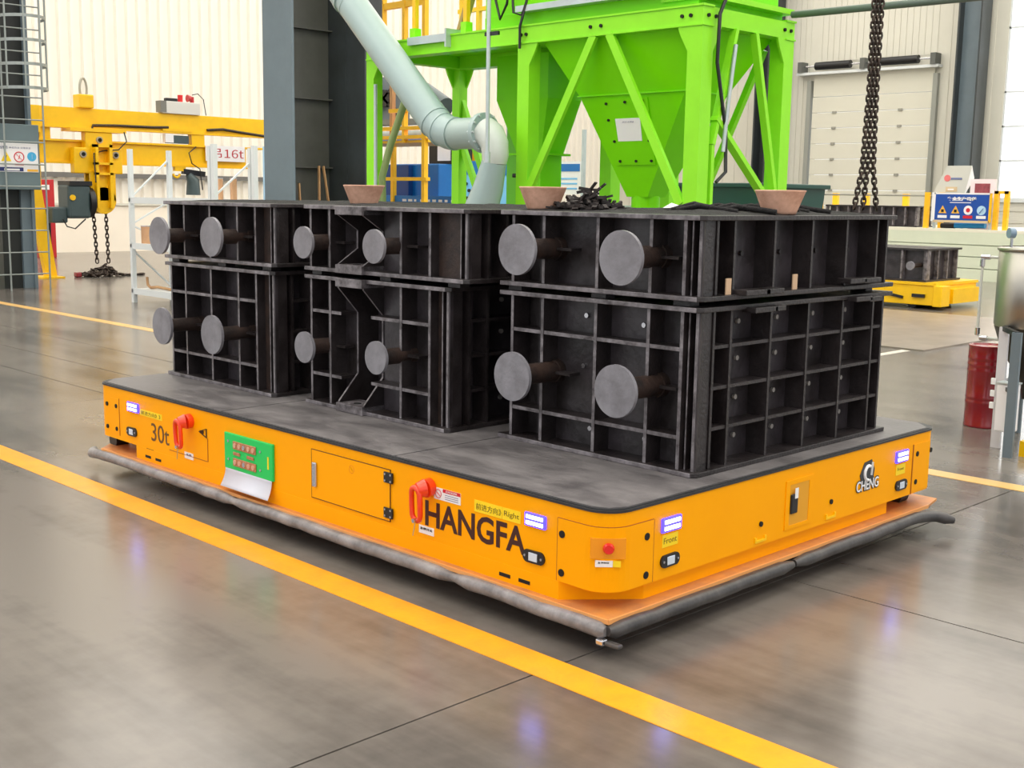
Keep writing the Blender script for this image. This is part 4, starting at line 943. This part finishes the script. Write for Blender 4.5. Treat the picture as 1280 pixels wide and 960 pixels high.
# wood sticks leaning in the column recess
for i, (y0, y1, x0) in enumerate(((7.25, 7.33, -12.2), (7.45, 7.62, -12.1), (7.86, 7.70, -12.1))):
    MB().bar((x0+.1, y0, 0), (x0-.15, y1, 1.98 if i else 1.72), .035, .02).build('wood_stick', WOOD, None, label=('short wooden strip leaning at the left inside the column recess', 'long wooden strip leaning left in the column recess', 'long wooden strip leaning against its pair in the column recess')[i], cat='stick', group='wooden strips in the column')

# yellow tower frame
YT = 9.5
yt = thing('access_tower', (-13.0, YT, 0), 'yellow railed access tower behind the pale grey duct', 'tower')
for x, z0, z1, w in ((-13.93, 0, 5.4, .04), (-13.80, 0, 5.4, .03), (-13.05, 3.7, 5.4, .03), (-12.52, 2.4, 2.92, .03), (-12.52, 3.9, 5.4, .03), (-12.03, 0, 2.62, .035), (-12.03, 3.9, 5.4, .035)):
    B(x-w, x+w, YT-.04, YT+.04, z0, z1).build('tower_post', YELLOW2, yt)
for x in (-14.15, -12.03): B(x-.035, x+.035, YT+1.06, YT+1.14, 0, 2.6).build('tower_post', YELLOW2, yt)
for z in (1.80, 2.46, 2.60, 3.44, 3.62):
    x1 = -13.3 if z > 3.3 else -11.95
    for y in (YT,): B(-14.2 if z > 2 else -13.2, x1, y-.045, y+.045, z, z+.055).build('tower_rail', YELLOW2, yt)
B(-12.9, -12.0, YT-.03, YT+.03, 2.88, 2.94).build('tower_rail', YELLOW2, yt); B(-13.9, -12.0, YT-.03, YT+.03, 4.50, 4.60).build('tower_rail', YELLOW2, yt)
B(-14.2, -11.95, YT, YT+1.1, 2.40, 2.44).build('tower_deck', YELLOW2, yt)
B(-14.22, -14.16, YT-.3, YT-.24, 1.2, 4.2).build('tower_post', YELLOW2, yt)
B(-13.03, -12.96, YT+.1, YT+.17, 2.44, 3.35).build('timber_post', WOOD, yt)
# railing on the green platform
rl = thing('platform_railing', (-5.8, 5.3, 3.0), 'yellow railing posts on the green platform left of the housing', 'railing')
for x, y in ((-6.75, 5.45), (-6.5, 5.45), (-6.20, 4.36), (-5.95, 5.45), (-5.66, 5.45), (-5.50, 4.36)):
    B(x-.022, x+.022, y-.022, y+.022, 3.0, 4.4).build('rail_post', YELLOW2, rl)
for z in (3.42, 3.9, 4.35): B(-6.8, -5.48, 5.43, 5.47, z, z+.04).build('rail_bar', YELLOW2, rl)
for x in (-6.20, -5.50): B(x-.035, x+.035, 4.32, 4.40, 3.0, 3.11).build('rail_socket', GREEND, rl)
MB().bar((-6.35, 5.0, 3.0), (-6.05, 5.0, 3.65), .09, .04).build('timber_brace', WOOD, rl); B(-6.2, -5.2, 5.35, 5.4, 3.38, 3.48).build('timber_rail', mat('brown_wood', (120, 70, 30), .6), rl)

# machine behind tower
mc = thing('blower_machine', (-13.2, 12, 0), 'blue based machine with a cross-braced fan behind the yellow tower', 'machine')
MY = 11.0
B(-16.1, -13.4, MY, MY+1.2, 0, 2.12).build('machine_base', BLUE, mc, bevel=.02); B(-14.9, -14.1, MY-.1, MY, .3, 2.1).build('base_panel', mat('navy_panel', (12, 60, 120), .4), mc)
B(-14.9, -12.2, MY-.4, MY, 0, 1.56).build('machine_plinth', BLUE, mc)
mb = MB(); rnd = random.Random(2)
for i in range(9): mb.box(-13.9+i*.16, -13.9+i*.16+rnd.uniform(.05, .11), MY-.405, MY-.4, 1.46, 1.50)
mb.build('plinth_markings', WHITE, mc, kind='stuff')
MB().cyl((-16.0, MY+.4, 2.68), (-13.6, MY+.4, 2.68), .14, n=24).build('machine_pipe', GALV, mc)
B(-15.9, -14.6, MY+.3, MY+.6, 2.85, 2.95).build('machine_shelf', mat('mid_grey', (120, 120, 112), .5), mc)
fn = B(-15.9, -14.9, MY+.5, MY+.6, 2.95, 3.75).build('fan_frame', mat('steel_blue_grey', (110, 122, 130), .4), mc)
MB().bar((-15.85, MY+.45, 3.0), (-15.0, MY+.45, 3.7), .10, .05).bar((-15.85, MY+.45, 3.7), (-15.0, MY+.45, 3.0), .10, .05).cyl((-15.42, MY+.4, 3.35), (-15.42, MY+.5, 3.35), .16, n=16).build('fan_cross', BLACK, fn)
B(-14.0, -13.3, MY+.3, MY+.9, 2.12, 2.5).build('machine_cabinet', BLACK, mc); B(-13.75, -13.42, MY+.28, MY+.3, 2.18, 2.44).build('name_plate', WHITE, mc)
MB().cyl((-14.3, MY+.4, 3.4), (-13.7, MY+.4, 3.1), .2, n=20).build('machine_duct', MOTOR, mc)
B(-15.8, -15.7, MY+.2, MY+.3, 2.1, 2.6).build('machine_stand', GALV, mc)
# pale vertical post beside machine
B(-13.35, -13.05, 12.6, 12.8, 0, 5).build('pale_post', mat('pale_lilac_grey', (206, 204, 206), .5), None, label='pale grey post standing right of the blue machine', cat='post')
# sky blue cabinet between green posts and duct
cb = thing('electric_cabinet', (-9.3, 8.2, 0), 'light blue electric cabinet behind the duct cone', 'cabinet')
B(-9.65, -9.0, 8.0, 8.4, 0, 1.86).build('cabinet_body', SKYB, cb, bevel=.01); B(-9.66, -8.99, 7.99, 8.4, 1.86, 2.04).build('cabinet_head', BLUE, cb)
B(-9.6, -9.42, 7.985, 7.99, 1.93, 1.96).build('cabinet_mark', WHITE, cb)
for x, z in ((-9.42, 1.74), (-9.48, 1.65), (-9.36, 1.65), (-9.56, 1.55), (-9.48, 1.55), (-9.40, 1.55)): MB().cyl((x, 7.975, z), (x, 8.0, z), .022, n=10).build('push_button', BLACK, cb)
MB().cyl((-9.4, 8.2, 2.04), (-9.4, 8.2, 2.08), .05, n=12).build('cabinet_cap', BLACK, cb)
# notice board behind hopper
nb = thing('notice_board', (-7.6, 8.0, 0), 'white and blue notice board on a grey stand behind the hopper', 'sign')
B(-7.80, -7.36, 8.0, 8.03, 1.62, 2.02).build('board_panel', WHITE, nb); B(-7.78, -7.38, 7.994, 8.0, 1.90, 1.99).build('board_heading', BLUE, nb)
for i in range(3): B(-7.76, -7.42, 7.996, 8.0, 1.68+i*.06, 1.70+i*.06).build('board_line', SKYB, nb)
for x in (-7.34, -7.86): B(x-.02, x+.02, 8.0, 8.04, 0, 2.4).build('board_post', GALV, nb)
B(-7.86, -7.34, 8.0, 8.04, 1.2, 1.24).build('board_rail', GALV, nb)
# dark green skip
sk = thing('waste_skip', (-5.6, 8.6, 0), 'dark green steel bin behind the right leg of the hopper frame', 'bin')
mb = MB(); frustum(mb, (-6.3, -4.85, 8.1, 9.2), (-6.45, -4.75, 8.0, 9.3), .1, 1.72); mb.build('bin_body', DGREEN, sk)
B(-6.5, -4.70, 7.96, 9.34, 1.72, 1.77).build('bin_rim', DGREEN, sk, bevel=.01); B(-6.6, -4.6, 7.9, 7.95, 1.42, 1.50).build('bin_rail', mat('pale_green_rail', (170, 190, 180), .4), sk)
for x in (-6.1, -5.1): B(x-.1, x+.1, 8.2, 9.1, 0, .1).build('bin_foot', DGREEN, sk)

# ================================================================== RIGHT BACKGROUND
LWY = 21.16
lw = thing('pit_enclosure', (-9.5, 22.5, 0), 'pale green panelled low wall before the overhead door', 'low wall')
for z0, z1 in ((0, .25), (.26, .49), (.50, .73), (.74, 1.0)):
    B(-14.0, -6.0, LWY, LWY+.06, z0, z1-.008).build('wall_panel', PALEG, lw)
    B(-6.06, -6.0, LWY+.06, LWY+3.5, z0, z1-.008).build('wall_panel', PALEG, lw)
B(-14.0, -6.0, LWY, LWY+3.5, .99, 1.05).build('enclosure_top', mat('cream_top', (232, 228, 208), .4), lw)
B(-13.9, -6.1, LWY+.06, LWY+3.4, 0, .985).build('enclosure_core', PALEG, lw)
# yellow guard rail posts on it
gr = thing('guard_rail', (-11, 22, 1.05), 'yellow guard rail posts on the low wall before the door', 'railing')
for x, y in ((-9.42, LWY+.1), (-9.24, LWY+.4), (-7.93, LWY+.1), (-7.72, LWY+.1)):
    B(x-.045, x+.045, y, y+.09, 1.05, 1.80 if x < -9 else 1.84).build('rail_post', YELLOW2, gr)
B(-7.97, -7.68, LWY+.1, LWY+.19, 1.78, 1.84).build('rail_bar', YELLOW2, gr)
for x in (-14.6+.75, -13.4, -12.55, -11.5): B(x-.07, x+.07, LWY+3.2, LWY+3.3, 1.05, 1.78).build('rail_post', YELLOW2, gr)
MB().cyl((-13.9, LWY+3.2, 1.74), (-9.4, LWY+3.2, 1.74), .02, n=8).build('rail_bar', mat('mid_grey', (120, 120, 112), .5), gr)
# moulds beyond
def farmould(label, x0, x1, y0, y1, z0, z1, n, trun=False):
    t = thing('mould_flask', ((x0+x1)/2, (y0+y1)/2, z0), label, 'mould', 'distant mould flasks')
    B(x0+.08, x1-.08, y0+.1, y1-.08, z0, z1-.02).build('mould_skin', IRONSKIN, t)
    B(x0, x1, y0, y1, z1-.03, z1).build('flange', IRON, t); B(x0, x1, y0, y1, z0, z0+.03).build('flange', IRON, t)
    for i in range(n):
        x = x0+.02+(x1-x0-.04)*i/(n-1); B(x-.015, x+.015, y0+.01, y0+.12, z0+.03, z1-.03).build('rib', IRON2, t)
    for i in range(4):
        y = y0+.1+(y1-y0-.2)*i/3; B(x1-.1, x1-.02, y-.015, y+.015, z0+.03, z1-.03).build('rib', IRON2, t)
    if trun:
        r = MB().cyl((x1-.15, y0-.22, (z0+z1)/2), (x1-.15, y0+.12, (z0+z1)/2), .035, n=16).build('trunnion', RUSTROD, t); MB().cyl((x1-.15, y0-.24, (z0+z1)/2), (x1-.15, y0-.21, (z0+z1)/2), .065, n=20).build('trunnion_disc', DISC, r)
    return t
farmould('dark ribbed mould lying on the low wall behind the hanging chain', -12.0, -9.75, LWY+.4, LWY+1.2, 1.05, 1.50, 9)
# blue safety sign on stand
ss = thing('safety_sign', (-8.5, LWY, 1.05), 'deep blue safety sign with four symbols above the low wall', 'sign')
sg = B(-9.17, -8.02, LWY+.0, LWY+.03, 1.23, 1.76).build('sign_panel', DBLUE, ss)
B(-9.25, -9.17, LWY, LWY+.04, 1.20, 1.80).build('sign_edge', WHITE, ss); B(-9.2, -8.0, LWY, LWY+.04, 1.76, 1.79).build('sign_edge', WHITE, ss); B(-8.02, -7.98, LWY, LWY+.04, 1.2, 1.79).build('sign_edge', YELLOW2, ss)
B(-9.2, -8.0, LWY, LWY+.04, 1.18, 1.23).build('sign_edge', mat('tan_board', (214, 190, 150), .6), ss)
for x in (-9.2, -8.0): B(x-.02, x+.02, LWY+.04, LWY+.08, 1.05, 1.7).build('sign_leg', GALV, ss)
YS = LWY-.004
text('安全生产责任', 'lettering', WHITE, sg, (-8.6, YS, 1.67), FY, .62, .085, cjk=True, bold=.02); B(-8.85, -8.4, YS, YS+.003, 1.585, 1.6).build('fine_print', WHITE, sg)
for i, x in enumerate((-9.0, -8.72, -8.45, -8.17)):
    if i < 2:
        MB().prism([(x-.09, YS, 1.37), (x+.09, YS, 1.37), (x, YS, 1.53)], (0, .003, 0)).build('warning_triangle', mat('amber_print', (240, 180, 60), .5), sg); B(x-.03, x+.03, YS-.002, YS, 1.39, 1.45).build('warning_mark', BLACK, sg)
    elif i == 2:
        MB().cyl((x, YS, 1.44), (x, YS+.003, 1.44), .095, n=20).build('ban_disc', WHITE, sg); MB().cyl((x, YS-.003, 1.44), (x, YS, 1.44), .045, n=14).build('ban_mark', REDP, sg)
    else:
        MB().cyl((x, YS, 1.44), (x, YS+.003, 1.44), .095, n=20).build('blue_disc', LBLUE, sg); MB().bar((x-.04, YS-.003, 1.38), (x+.04, YS-.003, 1.48), .03, .004).build('disc_mark', DBLUE, sg)
    B(x-.1, x+.1, YS, YS+.003, 1.27, 1.33).build('caption_strip', REDP if i == 2 else WHITE, sg)
# plastic panel, picture, blue odds
pp = thing('plastic_sheet', (-9.0, LWY+.5, 1.05), 'crumpled clear plastic sheet board standing left of the blue sign', 'sheet')
MB().prism([(-9.50, LWY+.5, 1.74), (-9.2, LWY+.5, 2.36), (-8.68, LWY+.5, 2.36), (-8.62, LWY+.5, 2.05), (-8.8, LWY+.5, 1.78)], (0, .05, 0)).build('sheet_body', mat('milky_plastic', (206, 206, 196), .3), pp)
MB().prism([(-8.78, LWY+.49, 1.76), (-8.66, LWY+.49, 2.33), (-8.60, LWY+.49, 2.1)], (0, .02, 0)).build('sheet_fold', WHITE, pp)
MB().cyl((-9.18, LWY+.49, 2.10), (-9.18, LWY+.5, 2.10), .07, n=16).build('sheet_print', mat('pink_print', (230, 120, 120), .5), pp); B(-9.1, -8.86, LWY+.49, LWY+.5, 2.07, 2.11).build('sheet_print', mat('slate_blue_print', (110, 120, 160), .5), pp); B(-9.2, -8.95, LWY+.49, LWY+.5, 1.82, 1.92).build('sheet_print', mat('tan_board', (214, 190, 150), .6), pp); B(-9.15, -9.02, LWY+.48, LWY+.49, 1.85, 1.88).build('sheet_print', WHITE, pp)
for x in (-9.4, -8.8): B(x-.02, x+.02, LWY+.5, LWY+.54, 1.05, 1.8).build('sheet_prop', GALV, pp)
pf = thing('framed_picture', (-8.3, LWY+.4, 1.05), 'white framed red picture standing behind the blue sign', 'picture')
B(-8.62, -8.08, LWY+.4, LWY+.43, 1.05, 2.08).build('picture_board', mat('pinkish_white', (246, 226, 226), .5), pf); B(-8.52, -8.2, LWY+.39, LWY+.4, 1.8, 1.99).build('picture_face', mat('dusty_red', (178, 84, 90), .6, rgb2=(120, 50, 60), vscale=6), pf)
rr = thing('tool_roll', (-8.6, LWY+.1, 1.05), 'blue roll with a black end lying under the blue sign', 'roll')
MB().cyl((-9.1, LWY+.2, 1.11), (-8.8, LWY+.2, 1.11), .055, n=14).build('roll_end', BLACK, rr); MB().cyl((-8.8, LWY+.2, 1.12), (-8.15, LWY+.2, 1.13), .06, n=14).build('roll_body', mat('azure_plastic', (20, 130, 190), .4), rr)
# second yellow vehicle
v2 = thing('transport_cart', (-6.6, 14.4, 0), 'low yellow transport cart far behind the right mould stack', 'cart')
B(-8.2, -5.60, 14.0, 15.4, .06, .36).build('cart_body', YELLOW, v2, bevel=.01); B(-8.2, -5.58, 13.98, 15.42, .36, .40).build('cart_deck', YELLOW, v2)
B(-5.62, -5.48, 13.97, 14.25, .05, .36).build('cart_buffer', YELLOW, v2, bevel=.01); B(-5.60, -5.5, 14.4, 15.3, .08, .3).build('cart_buffer', YELLOW, v2)
MB().bar((-6.35, 13.99, .20), (-6.1, 13.99, .16), .04, .04).build('cart_fitting', BLACK, v2); MB().bar((-5.95, 13.99, .2), (-5.75, 13.99, .2), .05, .05).build('cart_fitting', BLACK, v2)
for x in (-7.8, -6.0): MB().cyl((x, 14.1, .08), (x, 15.3, .08), .08, n=16).build('wheel', BLACK, v2)
farmould('small dark mould on the yellow cart', -7.4, -5.78, 14.05, 15.2, .40, .90, 5, True)
# steel floor plate
B(-7.5, -3.34, 9.12, 13.4, 0, .016).build('floor_plate', mat('tan_steel_plate', (150, 138, 126), .3, rgb2=(126, 116, 106), vscale=2), None, label='large flat steel plate lying on the floor behind the vehicle', cat='plate')
# red drum
d = thing('oil_drum', (-1.0, 5.36, 0), 'dark red steel drum beside the stainless tank stand', 'drum')
cx, cy = -1.02, 5.36
MB().lathe([(0, .0), (.130, .0), (.133, .01), (.130, .02), (.130, .17), (.134, .18), (.130, .19), (.130, .205), (.134, .215), (.130, .225), (.130, .40), (.134, .41), (.130, .42), (.130, .445), (.134, .455), (.130, .465), (.130, .49), (.134, .5), (.130, .51), (.130, .578), (.134, .586), (.130, .592), (.122, .592), (.122, .580), (0, .580)], cx, cy, 40).build('drum_shell', DRUMRED, d)
MB().cyl((cx+.05, cy-.05, .58), (cx+.05, cy-.05, .59), .03, n=16).build('drum_bung', mat('tan_cap', (180, 140, 120), .5), d)
# stainless tank on stand
tk = thing('stainless_tank', (-.56, 4.98, 0), 'stainless steel conical tank on a stand at the right edge', 'tank')
cx, cy = -.55, 4.98
MB().lathe([(0, 1.315), (.24, 1.31), (.262, 1.30), (.262, .80), (.255, .785)], cx, cy, 48).build('tank_shell', STAIN, tk)
MB().lathe([(.27, 1.29), (.275, 1.30), (.27, 1.31), (.25, 1.315)], cx, cy, 48).build('tank_rim', STAIN, tk)
MB().lathe([(.258, .785), (.20, .62), (.07, .42), (.05, .30), (0, .30)], cx, cy, 40).build('tank_cone', mat('dark_cone_steel', (52, 48, 40), .35, metal=.3), tk)
for x, y in ((-.62, 4.66), (-.43, 4.40), (-.2, 5.1), (-.75, 5.3)):
    B(x-.03, x+.03, y-.012, y+.012, 0, .80).build('stand_leg', mat('pale_lilac_grey', (206, 204, 206), .5) if y == 4.66 else GREYCOL, tk); B(x-.03, x-.018, y, y+.06, 0, .80).build('stand_leg', GREYCOL, tk)
MB().bar((-.62, 4.66, .42), (-.43, 4.40, .42), .025).bar((-.62, 4.66, .42), (-.75, 5.3, .42), .025).bar((-.62, 4.66, .79), (-.43, 4.40, .79), .03).bar((-.75, 5.3, .79), (-.62, 4.66, .79), .03).build('stand_rail', BLACK, tk)
for z in (.26, .34, .42): B(-.675, -.645, 4.64, 4.66, z, z+.04).build('stand_tab', WHITE, tk)
MB().tube([(-.80, 4.98, 1.235), (-.90, 4.96, 1.235), (-.93, 4.955, 1.22), (-.93, 4.955, 1.17), (-.93, 4.955, .74), (-.92, 4.955, .70), (-.88, 4.955, .685), (-.7, 4.955, .68)], .010, 8).build('tank_pipe', mat('pale_pipe', (206, 208, 200), .3), tk)
for p, q in (((-.94, 4.955, 1.235), (-.88, 4.96, 1.235)), ((-.93, 4.955, 1.17), (-.93, 4.955, 1.22)), ((-.93, 4.955, .70), (-.93, 4.955, .75)), ((-.91, 4.955, .683), (-.86, 4.955, .683))): MB().cyl(p, q, .017, n=12).build('pipe_fitting', STEEL, tk)
MB().cyl((-.70, 4.85, 1.31), (-.70, 4.85, 1.37), .010, n=10).build('gauge_stem', STEEL, tk); g_ = MB().cyl((-.715, 4.83, 1.405), (-.69, 4.86, 1.405), .034, n=20).build('pressure_gauge', mat('gauge_blue_grey', (126, 146, 164), .3), tk)
B(-.55, -.50, 4.75, 4.85, 1.31, 1.40).build('tank_bracket', GREYCOL, tk)
cbx = thing('control_box', (-.5, 4.6, .12), 'white control box mounted low on the tank stand', 'box')
B(-.575, -.46, 4.50, 4.6, .14, .45).build('box_body', WHITE, cbx, bevel=.008); B(-.58, -.455, 4.495, 4.605, .45, .46).build('box_lid', GALV, cbx)
B(-.55, -.50, 4.6, 4.66, .2, .4).build('box_bracket', GREYCOL, cbx)
B(-.40, -.33, 4.50, 4.6, 0, .10).build('yellow_block', YELLOW, None, label='small yellow block on the floor under the tank stand', cat='block')
